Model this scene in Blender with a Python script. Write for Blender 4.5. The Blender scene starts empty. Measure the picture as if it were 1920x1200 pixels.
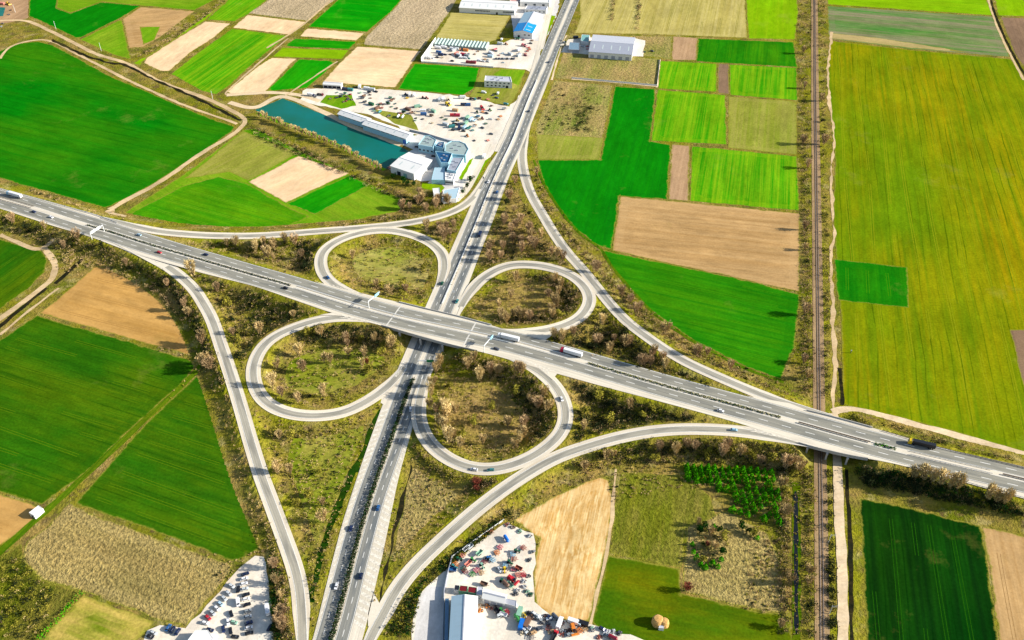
import bpy, bmesh, math, random
import numpy as np
from mathutils import Vector, Matrix, geometry
random.seed(7)
rng = np.random.default_rng(11)
PI = math.pi
SC = bpy.context.scene
COL = SC.collection

# ------------------------------------------------------------------ camera
# the photograph measured: a long-ish lens looking about forty degrees down from a drone
PW, PH, FPX, YHOR, CAMH = 1920.0, 1200.0, 1750.0, -880.0, 450.0
TILT = math.atan((PH / 2 - YHOR) / FPX)
CT, ST = math.cos(TILT), math.sin(TILT)

def gp(x, y, z=0.0):
    """a point of the photograph -> where it stands in the place, at height z"""
    u = (x - PW / 2) / FPX; v = (PH / 2 - y) / FPX
    dy = CT + v * ST; dz = -ST + v * CT
    t = (z - CAMH) / dz
    return Vector((u * t, dy * t, z))

def proj(p):
    x, y, z = p[0], p[1], p[2] - CAMH
    d = y * CT - z * ST; up = y * ST + z * CT
    return PW / 2 + FPX * x / d, PH / 2 - FPX * up / d

cam = bpy.data.cameras.new('camera')
cam.sensor_fit = 'HORIZONTAL'; cam.sensor_width = 36.0; cam.lens = 36.0 * FPX / PW
cam.clip_start = 1.0; cam.clip_end = 30000.0
camo = bpy.data.objects.new('camera', cam); COL.objects.link(camo)
camo.location = (0, 0, CAMH); camo.rotation_euler = (PI / 2 - TILT, 0, 0)
SC.camera = camo

# ------------------------------------------------------------------ light
SUN_EL, SUN_AZ = math.radians(23.0), math.radians(93.0)      # azimuth clockwise from +Y: the sun stands to the right
w = bpy.data.worlds.new('World'); SC.world = w; w.use_nodes = True
nt = w.node_tree; bg = nt.nodes['Background']
sk = nt.nodes.new('ShaderNodeTexSky'); sk.sky_type = 'NISHITA'; sk.sun_disc = False
sk.sun_elevation = SUN_EL; sk.sun_rotation = SUN_AZ
nt.links.new(sk.outputs[0], bg.inputs[0]); bg.inputs[1].default_value = 0.088
sl = bpy.data.lights.new('sun', 'SUN'); sl.energy = 4.8; sl.angle = math.radians(0.5); sl.color = (1.0, 0.95, 0.86)
so = bpy.data.objects.new('sun', sl); COL.objects.link(so)
sd = Vector((math.sin(SUN_AZ) * math.cos(SUN_EL), math.cos(SUN_AZ) * math.cos(SUN_EL), math.sin(SUN_EL)))
so.rotation_euler = sd.to_track_quat('Z', 'Y').to_euler(); so.location = (600, 400, 500)
SC.view_settings.view_transform = 'Standard'; SC.view_settings.look = 'None'
SC.view_settings.gamma = 1.0; SC.view_settings.use_curve_mapping = False
SC.view_settings.exposure = 1.26
KALB = 1.55            # what a matt ground of albedo 1 renders to at that exposure

def lin(c):
    c = c / 255.0
    return c / 12.92 if c <= 0.04045 else ((c + 0.055) / 1.055) ** 2.4
def A(r, g, b, k=1.0):
    """albedo that turns up as about this sRGB colour on open sunlit ground"""
    return tuple(min(0.86, max(0.002, lin(v) / KALB * k)) for v in (r, g, b)) + (1.0,)

# ------------------------------------------------------------------ materials
class NT:
    def __init__(s, name, rough=0.9, spec=0.2):
        s.m = bpy.data.materials.new(name); s.m.use_nodes = True
        s.t = s.m.node_tree; s.b = s.t.nodes['Principled BSDF']
        s.b.inputs['Roughness'].default_value = rough
        s.b.inputs['Specular IOR Level'].default_value = spec
    def n(s, ty, **kw):
        nd = s.t.nodes.new(ty)
        for k, v in kw.items(): setattr(nd, k, v)
        return nd
    def l(s, a, b): s.t.links.new(a, b)
    def pos(s, kind='pos'):
        if kind == 'pos': return s.n('ShaderNodeNewGeometry').outputs['Position']
        if kind == 'uv': return s.n('ShaderNodeUVMap').outputs[0]
        return s.n('ShaderNodeTexCoord').outputs['Object']
    def mapped(s, src, rot=0.0, scale=(1, 1, 1)):
        mp = s.n('ShaderNodeMapping'); mp.vector_type = 'POINT'
        r1 = s.n('ShaderNodeMapping'); r1.inputs['Rotation'].default_value = (0, 0, rot)
        s.l(src, r1.inputs['Vector']); s.l(r1.outputs[0], mp.inputs['Vector'])
        mp.inputs['Scale'].default_value = scale
        return mp.outputs[0]
    def noise(s, vec, scale, detail=3, rough=0.55, lo=0.35, hi=0.65, dist=0.0):
        nz = s.n('ShaderNodeTexNoise'); nz.inputs['Scale'].default_value = scale
        nz.inputs['Detail'].default_value = detail; nz.inputs['Roughness'].default_value = rough
        nz.inputs['Distortion'].default_value = dist
        s.l(vec, nz.inputs['Vector'])
        mr = s.n('ShaderNodeMapRange'); mr.inputs[1].default_value = lo; mr.inputs[2].default_value = hi
        s.l(nz.outputs[0], mr.inputs[0])
        return mr.outputs[0]
    def mix(s, fac, a, b, blend='MIX'):
        mx = s.n('ShaderNodeMix'); mx.data_type = 'RGBA'; mx.blend_type = blend
        for sock, v in ((mx.inputs[0], fac), (mx.inputs[6], a), (mx.inputs[7], b)):
            if isinstance(v, bpy.types.NodeSocket): s.l(v, sock)
            else: sock.default_value = v
        return mx.outputs[2]
    def math(s, op, a, b=0.0):
        md = s.n('ShaderNodeMath', operation=op)
        for i, v in enumerate((a, b)):
            if isinstance(v, bpy.types.NodeSocket): s.l(v, md.inputs[i])
            else: md.inputs[i].default_value = v
        return md.outputs[0]
    def gain(s, col, fac, lo, hi):
        mr = s.n('ShaderNodeMapRange'); mr.inputs[3].default_value = lo; mr.inputs[4].default_value = hi
        s.l(fac, mr.inputs[0])
        vm = s.n('ShaderNodeVectorMath', operation='SCALE'); s.l(col, vm.inputs[0]); s.l(mr.outputs[0], vm.inputs['Scale'])
        return vm.outputs[0]
    def done(s, col):
        s.l(col, s.b.inputs['Base Color']); return s.m

MATS = {}
def paint(name, c, rough=0.5, spec=0.4, metal=0.0, var=0.12):
    """a painted or plain surface with a little dirt"""
    if name in MATS: return MATS[name]
    k = NT(name, rough, spec); k.b.inputs['Metallic'].default_value = metal
    f = k.noise(k.pos('obj'), 0.9, 3)
    MATS[name] = k.done(k.gain(k.mix(0.0, c, c), f, 1 - var, 1 + var * 0.5)); return MATS[name]

def sheet_roof(name, c, seam=1.1, dirt=0.25):
    if name in MATS: return MATS[name]
    k = NT(name, 0.5, 0.3); p = k.pos('obj')
    wv = k.n('ShaderNodeTexWave'); wv.wave_type = 'BANDS'; wv.bands_direction = 'X'; wv.inputs['Scale'].default_value = PI / 10 / seam * 2
    k.l(p, wv.inputs['Vector'])
    c1 = k.gain(k.mix(0.0, c, c), wv.outputs['Fac'], 0.88, 1.0)
    st = k.noise(k.mapped(p, 0, (0.12, 0.9, 0.9)), 0.6, 4, 0.6, 0.5, 0.75)
    c2 = k.mix(k.math('MULTIPLY', st, dirt), c1, tuple(v * .62 for v in (c[0], c[1] * .95, c[2] * .86)) + (1,))
    MATS[name] = k.done(c2); return MATS[name]
def field_mat(name, base, alt, row, ang=0.0, patch=0.012, patch_amt=0.7, row_amt=0.5, row_w=0.30, row_l=0.004,
              speck=0.25, speck_s=0.6, wavy=0.0, tram=0.0, tram_sp=14.0, relief=0.0, bald=0.22):
    k = NT(name, 1.0, 0.0)
    p = k.pos()
    pr = k.mapped(p, -ang)
    f1 = k.noise(k.mapped(p, -ang, (0.5, 1.0, 1)), patch, 4, 0.6, 0.38, 0.66)
    c = k.mix(k.math('MULTIPLY', f1, patch_amt), base, alt)
    rv = k.mapped(p, -ang, (row_l, row_w, 1))
    if wavy:
        # drill rows that bend: shift the coordinate by a slow noise
        sh = k.n('ShaderNodeVectorMath', operation='ADD')
        nz = k.n('ShaderNodeTexNoise'); nz.inputs['Scale'].default_value = 0.02; k.l(p, nz.inputs['Vector'])
        sc = k.n('ShaderNodeVectorMath', operation='SCALE'); sc.inputs['Scale'].default_value = wavy
        k.l(nz.outputs['Color'], sc.inputs[0]); k.l(pr, sh.inputs[0]); k.l(sc.outputs[0], sh.inputs[1])
        mp = k.n('ShaderNodeMapping'); mp.inputs['Scale'].default_value = (row_l, row_w, 1); k.l(sh.outputs[0], mp.inputs['Vector'])
        rv = mp.outputs[0]
    f2 = k.noise(rv, 1.0, 2, 0.6, 0.42, 0.62)
    f3 = k.noise(k.mapped(p, -ang, (row_l * 2.2, row_w * 3.1, 1)), 1.0, 1, 0.5, 0.42, 0.62)
    fr = k.math('MULTIPLY', k.math('ADD', k.math('MULTIPLY', f2, 0.65), k.math('MULTIPLY', f3, 0.35)), row_amt)
    c = k.mix(fr, c, row)
    if tram:
        wv = k.n('ShaderNodeTexWave'); wv.wave_type = 'BANDS'; wv.bands_direction = 'Y'; wv.wave_profile = 'SIN'
        wv.inputs['Scale'].default_value = PI / 10 / tram_sp * 2; wv.inputs['Distortion'].default_value = 0.0
        wob = k.n('ShaderNodeVectorMath', operation='ADD')
        nz = k.n('ShaderNodeTexNoise'); nz.inputs['Scale'].default_value = 0.012; k.l(pr, nz.inputs['Vector'])
        sc = k.n('ShaderNodeVectorMath', operation='SCALE'); sc.inputs['Scale'].default_value = 9.0
        k.l(nz.outputs['Color'], sc.inputs[0]); k.l(pr, wob.inputs[0]); k.l(sc.outputs[0], wob.inputs[1])
        k.l(wob.outputs[0], wv.inputs['Vector'])
        mr = k.n('ShaderNodeMapRange'); mr.inputs[1].default_value = 0.93; mr.inputs[2].default_value = 0.99
        k.l(wv.outputs['Fac'], mr.inputs[0])
        c = k.mix(k.math('MULTIPLY', k.math('MULTIPLY', mr.outputs[0], f3), tram), c, tuple(v * 0.55 for v in base[:3]) + (1,))
    mo = k.noise(k.mapped(p, -ang, (0.45, 1.0, 1)), 0.04, 6, 0.7, 0.32, 0.70)
    c = k.gain(c, mo, 0.78, 1.2)
    fg = k.noise(k.mapped(p, -ang, (0.5, 1.0, 1)), 0.2, 4, 0.7, 0.28, 0.72)
    c = k.gain(c, fg, 0.86, 1.14)
    bare = k.noise(p, 0.017, 6, 0.7, 0.60, 0.72)
    c = k.mix(k.math('MULTIPLY', bare, bald), c, A(170, 158, 74))
    ea = k.n('ShaderNodeAttribute'); ea.attribute_name = 'edge'
    en = k.noise(p, 0.22, 4, 0.7, 0.25, 0.75)
    hd = k.math('MULTIPLY', k.math('GREATER_THAN', ea.outputs['Fac'], 0.06), k.math('LESS_THAN', ea.outputs['Fac'], 0.5))
    c = k.mix(k.math('MULTIPLY', k.math('MULTIPLY', hd, en), 0.42), c, row)
    mg = k.n('ShaderNodeMapRange'); mg.inputs[1].default_value = 0.95; mg.inputs[2].default_value = 1.25
    k.l(k.math('ADD', ea.outputs['Fac'], k.math('MULTIPLY', en, 0.5)), mg.inputs[0])
    c = k.mix(mg.outputs[0], c, A(146, 142, 52))
    f4 = k.noise(p, speck_s, 3, 0.7, 0.25, 0.75)
    c = k.gain(c, f4, 1 - speck, 1 + speck)
    if relief:
        bp = k.n('ShaderNodeBump'); bp.inputs['Strength'].default_value = 1.0; bp.inputs['Distance'].default_value = relief
        k.l(f4, bp.inputs['Height']); k.l(bp.outputs[0], k.b.inputs['Normal'])
    return k.done(c)

# ------------------------------------------------------------------ mesh building
class MB:
    def __init__(s): s.v = []; s.f = []; s.mi = []; s.uv = {}
    def add(s, vs, fs, mi=0):
        o = len(s.v); s.v.extend([tuple(p) for p in vs])
        for f in fs: s.f.append(tuple(i + o for i in f)); s.mi.append(mi)
        return o
    def box(s, c, d, rz=0.0, mi=0, taper=(1, 1)):
        cx, cy, cz = c; hx, hy, hz = d[0] / 2, d[1] / 2, d[2] / 2
        cr, sr = math.cos(rz), math.sin(rz); vs = []
        for sz in (-1, 1):
            tx, ty = (taper if sz > 0 else (1, 1))
            for sx, sy in ((-1, -1), (1, -1), (1, 1), (-1, 1)):
                x, y = sx * hx * tx, sy * hy * ty
                vs.append((cx + x * cr - y * sr, cy + x * sr + y * cr, cz + sz * hz))
        s.add(vs, [(3, 2, 1, 0), (4, 5, 6, 7), (0, 1, 5, 4), (1, 2, 6, 5), (2, 3, 7, 6), (3, 0, 4, 7)], mi)
    def cyl(s, a, b, r, n=8, mi=0, r2=None):
        a = Vector(a); b = Vector(b); d = (b - a).normalized()
        t = Vector((0, 0, 1)) if abs(d.z) < 0.9 else Vector((1, 0, 0))
        u = d.cross(t).normalized(); q = d.cross(u); r2 = r if r2 is None else r2
        vs = [a + (u * math.cos(2 * PI * i / n) + q * math.sin(2 * PI * i / n)) * r for i in range(n)]
        vs += [b + (u * math.cos(2 * PI * i / n) + q * math.sin(2 * PI * i / n)) * r2 for i in range(n)]
        fs = [(i, (i + 1) % n, n + (i + 1) % n, n + i) for i in range(n)]
        fs += [tuple(range(n - 1, -1, -1)), tuple(range(n, 2 * n))]
        s.add(vs, fs, mi)
    def prism(s, prof, y0, y1, mi=0):
        """profile in x-z, from y0 to y1"""
        n = len(prof)
        vs = [(x, y0, z) for x, z in prof] + [(x, y1, z) for x, z in prof]
        fs = [(i, (i + 1) % n, n + (i + 1) % n, n + i) for i in range(n)] + [tuple(range(n - 1, -1, -1)), tuple(range(n, 2 * n))]
        s.add(vs, fs, mi)
    def build(s, name, mats, parent=None, loc=None, smooth=False):
        me = bpy.data.meshes.new(name); me.from_pydata(s.v, [], s.f); 
        mats = mats if isinstance(mats, (list, tuple)) else [mats]
        for m in mats: me.materials.append(m)
        if len(mats) > 1: me.polygons.foreach_set('material_index', s.mi)
        if smooth: me.polygons.foreach_set('use_smooth', [True] * len(me.polygons))
        if s.uv:
            lay = me.uv_layers.new(name='UVMap')
            idx = np.empty(len(me.loops), dtype=np.int32); me.loops.foreach_get('vertex_index', idx)
            arr = np.array([s.uv.get(i, (0, 0)) for i in range(len(s.v))], dtype=np.float32)[idx]
            lay.data.foreach_set('uv', arr.ravel())
        me.validate(); me.update()
        o = bpy.data.objects.new(name, me); COL.objects.link(o)
        if parent is not None: o.parent = parent
        if loc is not None: o.location = loc
        return o

def tag(o, label=None, cat=None, group=None, kind=None):
    if label: o['label'] = label
    if cat: o['category'] = cat
    if group: o['group'] = group
    if kind: o['kind'] = kind
    return o
def thing(name, label, cat, loc=(0, 0, 0), rz=0.0, group=None):
    o = bpy.data.objects.new(name, None); COL.objects.link(o); o.empty_display_size = 0.5
    o.location = loc; o.rotation_euler = (0, 0, rz)
    return tag(o, label, cat, group)
def struct(o): o['kind'] = 'structure'; return o
def dup(root, loc, rz=0.0, scale=1.0, label=None, group=None, swap=None):
    """copy of a thing with its parts and sub-parts; swap = {old material: new material}"""
    def rec(o, par):
        c = o.copy(); COL.objects.link(c)
        if par is not None: c.parent = par
        if swap and c.type == 'MESH':
            for sl_ in c.material_slots:
                if sl_.material in swap:
                    nm = swap[sl_.material]; sl_.link = 'OBJECT'; sl_.material = nm
        for ch in KIDS.get(o.name, ()): rec(ch, c)
        return c
    c = rec(root, None); c.location = loc; c.rotation_euler = (0, 0, rz)
    c.scale = (scale,) * 3 if not isinstance(scale, (tuple, list)) else scale
    if label: c['label'] = label
    if group: c['group'] = group
    return c
KIDS = {}
def reg(root):
    """remember the children of a prototype (object.children is slow to look up)"""
    def rec(o):
        KIDS[o.name] = list(o.children)
        for ch in o.children: rec(ch)
    rec(root); return root

def resample(pts, step, closed=False):
    """smooth curve (Catmull-Rom) through 3-D points, sampled every step metres"""
    P = [np.array(p, float) for p in pts]; out = []
    n = len(P)
    for i in range(n - 1):
        p0 = P[max(i - 1, 0)]; p1 = P[i]; p2 = P[i + 1]; p3 = P[min(i + 2, n - 1)]
        m = max(2, int(np.linalg.norm(p2 - p1) / 1.0))
        for j in range(m):
            t = j / m
            out.append(0.5 * ((2 * p1) + (-p0 + p2) * t + (2 * p0 - 5 * p1 + 4 * p2 - p3) * t * t + (-p0 + 3 * p1 - 3 * p2 + p3) * t ** 3))
    out.append(P[-1]); out = np.array(out)
    d = np.r_[0, np.cumsum(np.linalg.norm(np.diff(out, axis=0), axis=1))]
    k = max(2, int(d[-1] / step) + 1); s = np.linspace(0, d[-1], k)
    return np.c_[np.interp(s, d, out[:, 0]), np.interp(s, d, out[:, 1]), np.interp(s, d, out[:, 2])]
def smooth(a, n):
    for _ in range(n):
        b = a.copy(); b[1:-1] = (a[:-2] + 2 * a[1:-1] + a[2:]) / 4; a = b
    return a
def normals(P):
    t = np.gradient(P[:, :2], axis=0); t /= np.linalg.norm(t, axis=1)[:, None] + 1e-9
    return np.c_[-t[:, 1], t[:, 0]], t
def arclen(P): return np.r_[0, np.cumsum(np.linalg.norm(np.diff(P[:, :2], axis=0), axis=1))]
def ribbon(mb, P, a, b, dz=0.0, mi=0, i0=0, i1=None, uoff=0.0):
    """strip along P between lateral offsets a and b (scalars or arrays, left positive)"""
    N, _ = normals(P); n = len(P); i1 = n if i1 is None else i1
    a = np.broadcast_to(a, n); b = np.broadcast_to(b, n); s = arclen(P)
    o = len(mb.v)
    for i in range(i0, i1):
        for q in (a[i], b[i]):
            mb.uv[len(mb.v)] = (q + uoff, s[i]); mb.v.append((P[i, 0] + N[i, 0] * q, P[i, 1] + N[i, 1] * q, P[i, 2] + dz))
    for i in range(i1 - i0 - 1):
        k = o + 2 * i; mb.f.append((k, k + 1, k + 3, k + 2) if a[0] > b[0] else (k + 1, k, k + 2, k + 3)); mb.mi.append(mi)
def dashes(mb, P, off, wid, dash, gap, dz, i_from=0.0, i_to=None, mi=0):
    N, _ = normals(P); s = arclen(P); i_to = s[-1] if i_to is None else i_to
    off = np.broadcast_to(off, len(P)); t = i_from
    def at(q, o):
        x = np.interp(q, s, P[:, 0]); y = np.interp(q, s, P[:, 1]); z = np.interp(q, s, P[:, 2])
        nx = np.interp(q, s, N[:, 0]); ny = np.interp(q, s, N[:, 1])
        return (x + nx * o, y + ny * o, z + dz)
    while t + dash < i_to:
        o_ = float(np.interp(t, s, off))
        mb.add([at(t, o_ - wid / 2), at(t + dash, o_ - wid / 2), at(t + dash, o_ + wid / 2), at(t, o_ + wid / 2)], [(0, 1, 2, 3)], mi); t += dash + gap

def inside(poly, x, y):
    c = False; n = len(poly)
    for i in range(n):
        x1, y1 = poly[i]; x2, y2 = poly[(i + 1) % n]
        if (y1 > y) != (y2 > y) and x < (x2 - x1) * (y - y1) / (y2 - y1) + x1: c = not c
    return c
# ------------------------------------------------------------------ roads: where they run
def zmot(x): return float(np.interp(x, [-100, 0, 400, 1750, 2000], [4.0, 4.5, 8.0, 8.0, 7.5]))
ROADS = []       # (P, half_left array, half_right array) for the ground to follow
SAMP = []        # (px, py, x, y, z, tx, ty) for cars

def strip_between(cen, upp, low, zf, step=3.0):
    """a nearly straight road given by its median and both edges in the photograph"""
    c = [gp(x, y, zf(x, y)) for x, y in cen]; e = (c[-1] - c[0]).xy.normalized(); o = c[0].xy; nn = Vector((-e.y, e.x))
    def tn(lst):
        r = [((gp(x, y, zf(x, y)).xy - o).dot(e), (gp(x, y, zf(x, y)).xy - o).dot(nn)) for x, y in lst]
        return sorted(r)
    C, U, L = tn(cen), tn(upp), tn(low)
    zz = sorted(((p.xy - o).dot(e), p.z) for p in c)
    t = np.arange(C[0][0], C[-1][0], step)
    f = lambda q, k: smooth(np.interp(t, [a for a, _ in q], [b for _, b in q]), k)
    cn, un, ln = f(C, 60), f(U, 10), f(L, 10); z = f(zz, 40)
    P = np.c_[o.x + e.x * t + nn.x * cn, o.y + e.y * t + nn.y * cn, z]
    return P, un - cn, cn - ln

MOT_C = [(-90, 350), (0, 372), (62, 389), (145, 417), (200, 432), (275, 457), (375, 486), (480, 517), (550, 536), (655, 570), (755, 597), (960, 640), (1072, 684 - 12), (1210, 713), (1335, 748), (1440, 776), (1490, 791), (1635, 831), (1690, 846), (1920, 899), (2010, 921)]
MOT_U = [(-90, 328), (0, 353), (60, 369), (125, 387), (180, 402), (265, 434), (325, 452), (400, 475), (480, 497), (542, 517), (590, 529), (640, 541), (688, 552), (793, 578), (862, 594), (930, 612), (1010, 640), (1095, 664), (1210, 696), (1335, 727), (1430, 752), (1490, 765), (1540, 776), (1665, 810), (1765, 840), (1920, 877), (2010, 899)]
MOT_L = [(-90, 366), (0, 391), (100, 424), (170, 444), (250, 475), (300, 490), (375, 511), (480, 537), (540, 558), (620, 586), (730, 614), (762, 624), (845, 647), (905, 660), (975, 680), (1042, 700), (1140, 727), (1235, 752), (1335, 779), (1405, 799), (1440, 812), (1515, 836), (1590, 854), (1665, 866), (1752, 888), (1830, 911), (1920, 935), (2010, 960)]
MP, MU, ML = strip_between(MOT_C, MOT_U, MOT_L, lambda x, y: zmot(x))
ROADS.append((MP, MU, ML))

NS_C = [(590, 1290), (622, 1200), (677, 985), (704, 900), (725, 848), (760, 745), (787, 680), (804, 637), (825, 583), (862, 498), (900, 405), (917, 360), (945, 298), (960, 270), (992, 187), (1017, 130), (1035, 87), (1055, 40), (1072, 0), (1095, -55)]
NS_L = [(552, 1290), (587, 1200), (610, 1030 + 75), (642, 980), (668, 900), (690, 835), (715, 765), (740, 705), (770, 637), (797, 577), (815, 537), (845, 470), (885, 380), (912, 330), (938, 275), (958, 235), (985, 168), (1012, 108), (1030, 68), (1044, 40), (1060, 0), (1080, -55)]
NS_R = [(655, 1290), (687, 1170), (715, 1050), (746, 900), (768, 820), (785, 765), (802, 715), (830, 655), (855, 592), (868, 560), (905, 462), (925, 412), (955, 330), (975, 285), (1003, 215), (1025, 160), (1047, 95), (1062, 55), (1084, 0), (1106, -55)]
NP_, NR_, NL_ = strip_between(NS_C, NS_R, NS_L, lambda x, y: 0.4)
if NR_.mean() < 0: NP_, NR_, NL_ = NP_, -NL_, -NR_
# strip_between gives offsets (upper, lower): make both positive, left of travel first
NP_L, NP_R = (NR_, NL_)
ROADS.append((NP_, NP_L, NP_R))

def ramp(pts, prof, w):
    d = [0.0]
    for a, b in zip(pts, pts[1:]): d.append(d[-1] + math.hypot(a[0] - b[0], (a[1] - b[1]) * 1.5))
    W3 = []
    for (x, y), q in zip(pts, d):
        z = float(np.interp(q / d[-1], [p[0] for p in prof], [p[1] for p in prof])); W3.append(gp(x, y, z))
    P = resample(W3, 2.5); P = smooth(P, 14)
    q = arclen(P); hw = w / 2 * np.clip(np.minimum(.22 + q / 55, .22 + (q[-1] - q) / 55), .2, 1)
    ROADS.append((P, hw, hw))
    return P
RW = 10.2
RAMPS = {
 'slip road curving off north of the motorway to the upper yard': ramp([(190, 407), (222, 416), (250, 424), (300, 434), (365, 440), (420, 442), (480, 442), (540, 438), (600, 433), (700, 425), (780, 415), (840, 400), (880, 378), (906, 345), (928, 305), (945, 270)], [(0, 6.36), (.1, 6.5), (.5, 3.5), (.8, .45), (1, .37)], RW - 1),
 'slip road curving past the small ploughed field': ramp([(225, 463), (255, 474), (287, 485), (325, 507), (362, 540), (382, 570), (398, 600), (415, 650), (432, 700), (451, 762), (469, 825), (488, 887), (507, 938), (530, 1000), (552, 1062), (563, 1112), (567, 1200), (568, 1280)], [(0, 6.44), (.1, 6.95), (.55, 3.0), (.8, .5), (1, .4)], RW - .6),
 'slip road curving round the lower yard': ramp([(1560, 843), (1500, 829), (1440, 816), (1385, 808), (1310, 804), (1235, 807), (1160, 820), (1085, 842), (1035, 861), (960, 906), (892, 957), (830, 1012), (780, 1060), (742, 1107), (720, 1150), (695, 1195), (660, 1275)], [(0, 7.95), (.18, 7.9), (.6, 2.5), (.8, .45), (1, .36)], RW),
 'slip road running down beside the long green field': ramp([(1560, 779), (1480, 758), (1422, 738), (1360, 712), (1285, 678), (1235, 647), (1200, 622), (1172, 600), (1140, 565), (1110, 527), (1088, 500), (1065, 475), (1038, 437), (1016, 400), (1001, 375), (990, 350), (983, 325), (979, 300), (980, 275), (986, 250), (995, 228)], [(0, 7.95), (.2, 7.8), (.55, 3.0), (.75, .45), (1, .36)], RW - 1),
 'loop ramp north-west of the overpass': ramp([(725, 569), (700, 562), (665, 552), (632, 538), (610, 519), (601, 497), (606, 470), (640, 447), (690, 433), (730, 431), (775, 440), (812, 457), (831, 478), (834, 502), (826, 528), (812, 563)], [(0, 7.95), (.15, 7.9), (.6, 3.2), (.9, .45), (1, .37)], RW),
 'loop ramp north-east of the overpass': ramp([(885, 608), (920, 618), (960, 624), (1000, 623), (1038, 616), (1078, 602), (1099, 582), (1107, 558), (1093, 532), (1060, 510), (1010, 497), (960, 496), (930, 506), (905, 521), (885, 542), (868, 567), (852, 603)], [(0, 7.95), (.18, 7.9), (.6, 3.2), (.9, .45), (1, .37)], RW),
 'loop ramp south-west of the overpass': ramp([(760, 617), (735, 609), (700, 599), (660, 594), (625, 595), (580, 604), (520, 627), (490, 652), (474, 690), (481, 732), (505, 760), (542, 775), (585, 780), (642, 774), (692, 750), (730, 722), (757, 690), (775, 655)], [(0, 7.95), (.15, 7.9), (.6, 3.2), (.88, .45), (1, .37)], RW),
 'loop ramp south-east of the overpass': ramp([(925, 660), (960, 671), (995, 687), (1027, 708), (1052, 740), (1062, 775), (1055, 807), (1033, 832), (997, 857), (960, 872), (925, 880), (880, 877), (835, 857), (802, 827), (785, 787), (786, 750), (797, 712), (813, 670)], [(0, 7.95), (.15, 7.9), (.6, 3.2), (.88, .45), (1, .37)], RW),
}
def track(pts, z=0.0, step=3.0, sm=6): return smooth(resample([gp(x, y, z) for x, y in pts], step), sm)
RAIL = track([(1524, -60), (1527, 0), (1528, 150), (1530, 300), (1532, 450), (1534, 600), (1536, 760), (1538, 860), (1540, 1000), (1542, 1200), (1543, 1290)], 0.35)
ROADS.append((RAIL, np.full(len(RAIL), 3.4), np.full(len(RAIL), 3.4)))
DTRK = track([(1562, 772), (1567, 790), (1569, 840), (1571, 880), (1573, 960), (1575, 1010), (1579, 1060), (1580, 1200), (1581, 1290)], 0.18)
ROADS.append((DTRK, np.full(len(DTRK), 6.0), np.full(len(DTRK), 4.0)))

def remember(P):
    _, t = normals(P)
    for i in range(len(P)):
        q = proj(P[i]); SAMP.append((q[0], q[1], P[i, 0], P[i, 1], P[i, 2], t[i, 0], t[i, 1]))
for P_, _, _ in ROADS[:-2]: remember(P_)
SAMP = np.array(SAMP)

# ------------------------------------------------------------------ the ground: one sheet with the embankments in it
GX0, GX1, GY0, GY1, GS = -640.0, 640.0, 230.0, 1010.0, 2.5
gx = np.arange(GX0, GX1 + .1, GS); gy = np.arange(GY0, GY1 + .1, GS)
XX, YY = np.meshgrid(gx, gy)
UP = np.full(XX.shape, 50.0); LO = np.zeros(XX.shape); NEAR = np.full(XX.shape, 99.0)
for P_, hl, hr in ROADS:
    N_, _ = normals(P_)
    for i in range(len(P_)):
        cx, cy = P_[i, :2] + N_[i] * (hl[i] - hr[i]) / 2; hw = (hl[i] + hr[i]) / 2; R = 34 + hw
        i0, i1 = int((cx - R - GX0) / GS), int((cx + R - GX0) / GS) + 2; j0, j1 = int((cy - R - GY0) / GS), int((cy + R - GY0) / GS) + 2
        i0, j0 = max(i0, 0), max(j0, 0)
        if i1 <= i0 or j1 <= j0 or i0 >= len(gx) or j0 >= len(gy): continue
        sl_ = (slice(j0, j1), slice(i0, i1))
        d = np.maximum(0, np.hypot(XX[sl_] - cx, YY[sl_] - cy) - hw)
        e = np.maximum(0, d - 2.6)
        UP[sl_] = np.minimum(UP[sl_], P_[i, 2] - 0.18 + e * 0.62)
        LO[sl_] = np.maximum(LO[sl_], P_[i, 2] - 0.18 - e * 0.58)
        NEAR[sl_] = np.minimum(NEAR[sl_], d)
GZ = np.minimum(UP, LO)
for _ in range(3):
    B = np.pad(GZ, 1, mode='edge')
    B = (B[:-2, 1:-1] + B[2:, 1:-1] + B[1:-1, :-2] + B[1:-1, 2:] + .7 * (B[:-2, :-2] + B[2:, 2:] + B[:-2, 2:] + B[2:, :-2]) + 2 * B[1:-1, 1:-1]) / 8.8
    GZ = np.where(NEAR > 2.4, B, GZ)
GZ = np.minimum(GZ, UP)
GZ[0] = GZ[-1] = 0.0; GZ[:, 0] = GZ[:, -1] = 0.0
def hgt(x, y):
    fx = (x - GX0) / GS; fy = (y - GY0) / GS
    if fx < 0 or fy < 0 or fx >= len(gx) - 1 or fy >= len(gy) - 1: return 0.0
    i, j = int(fx), int(fy); a, b = fx - i, fy - j
    return float((GZ[j, i] * (1 - a) + GZ[j, i + 1] * a) * (1 - b) + (GZ[j + 1, i] * (1 - a) + GZ[j + 1, i + 1] * a) * b)
def near_road(x, y):
    fx = int((x - GX0) / GS + .5); fy = int((y - GY0) / GS + .5)
    if fx < 0 or fy < 0 or fx >= len(gx) or fy >= len(gy): return 99.0
    return float(NEAR[fy, fx])
def gnd(x, y):
    """photograph point -> point on the ground sheet"""
    z = 0.0
    for _ in range(5):
        p = gp(x, y, z); z = 0.5 * z + 0.5 * hgt(p.x, p.y)
    p = gp(x, y, z); return Vector((p.x, p.y, hgt(p.x, p.y)))

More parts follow.
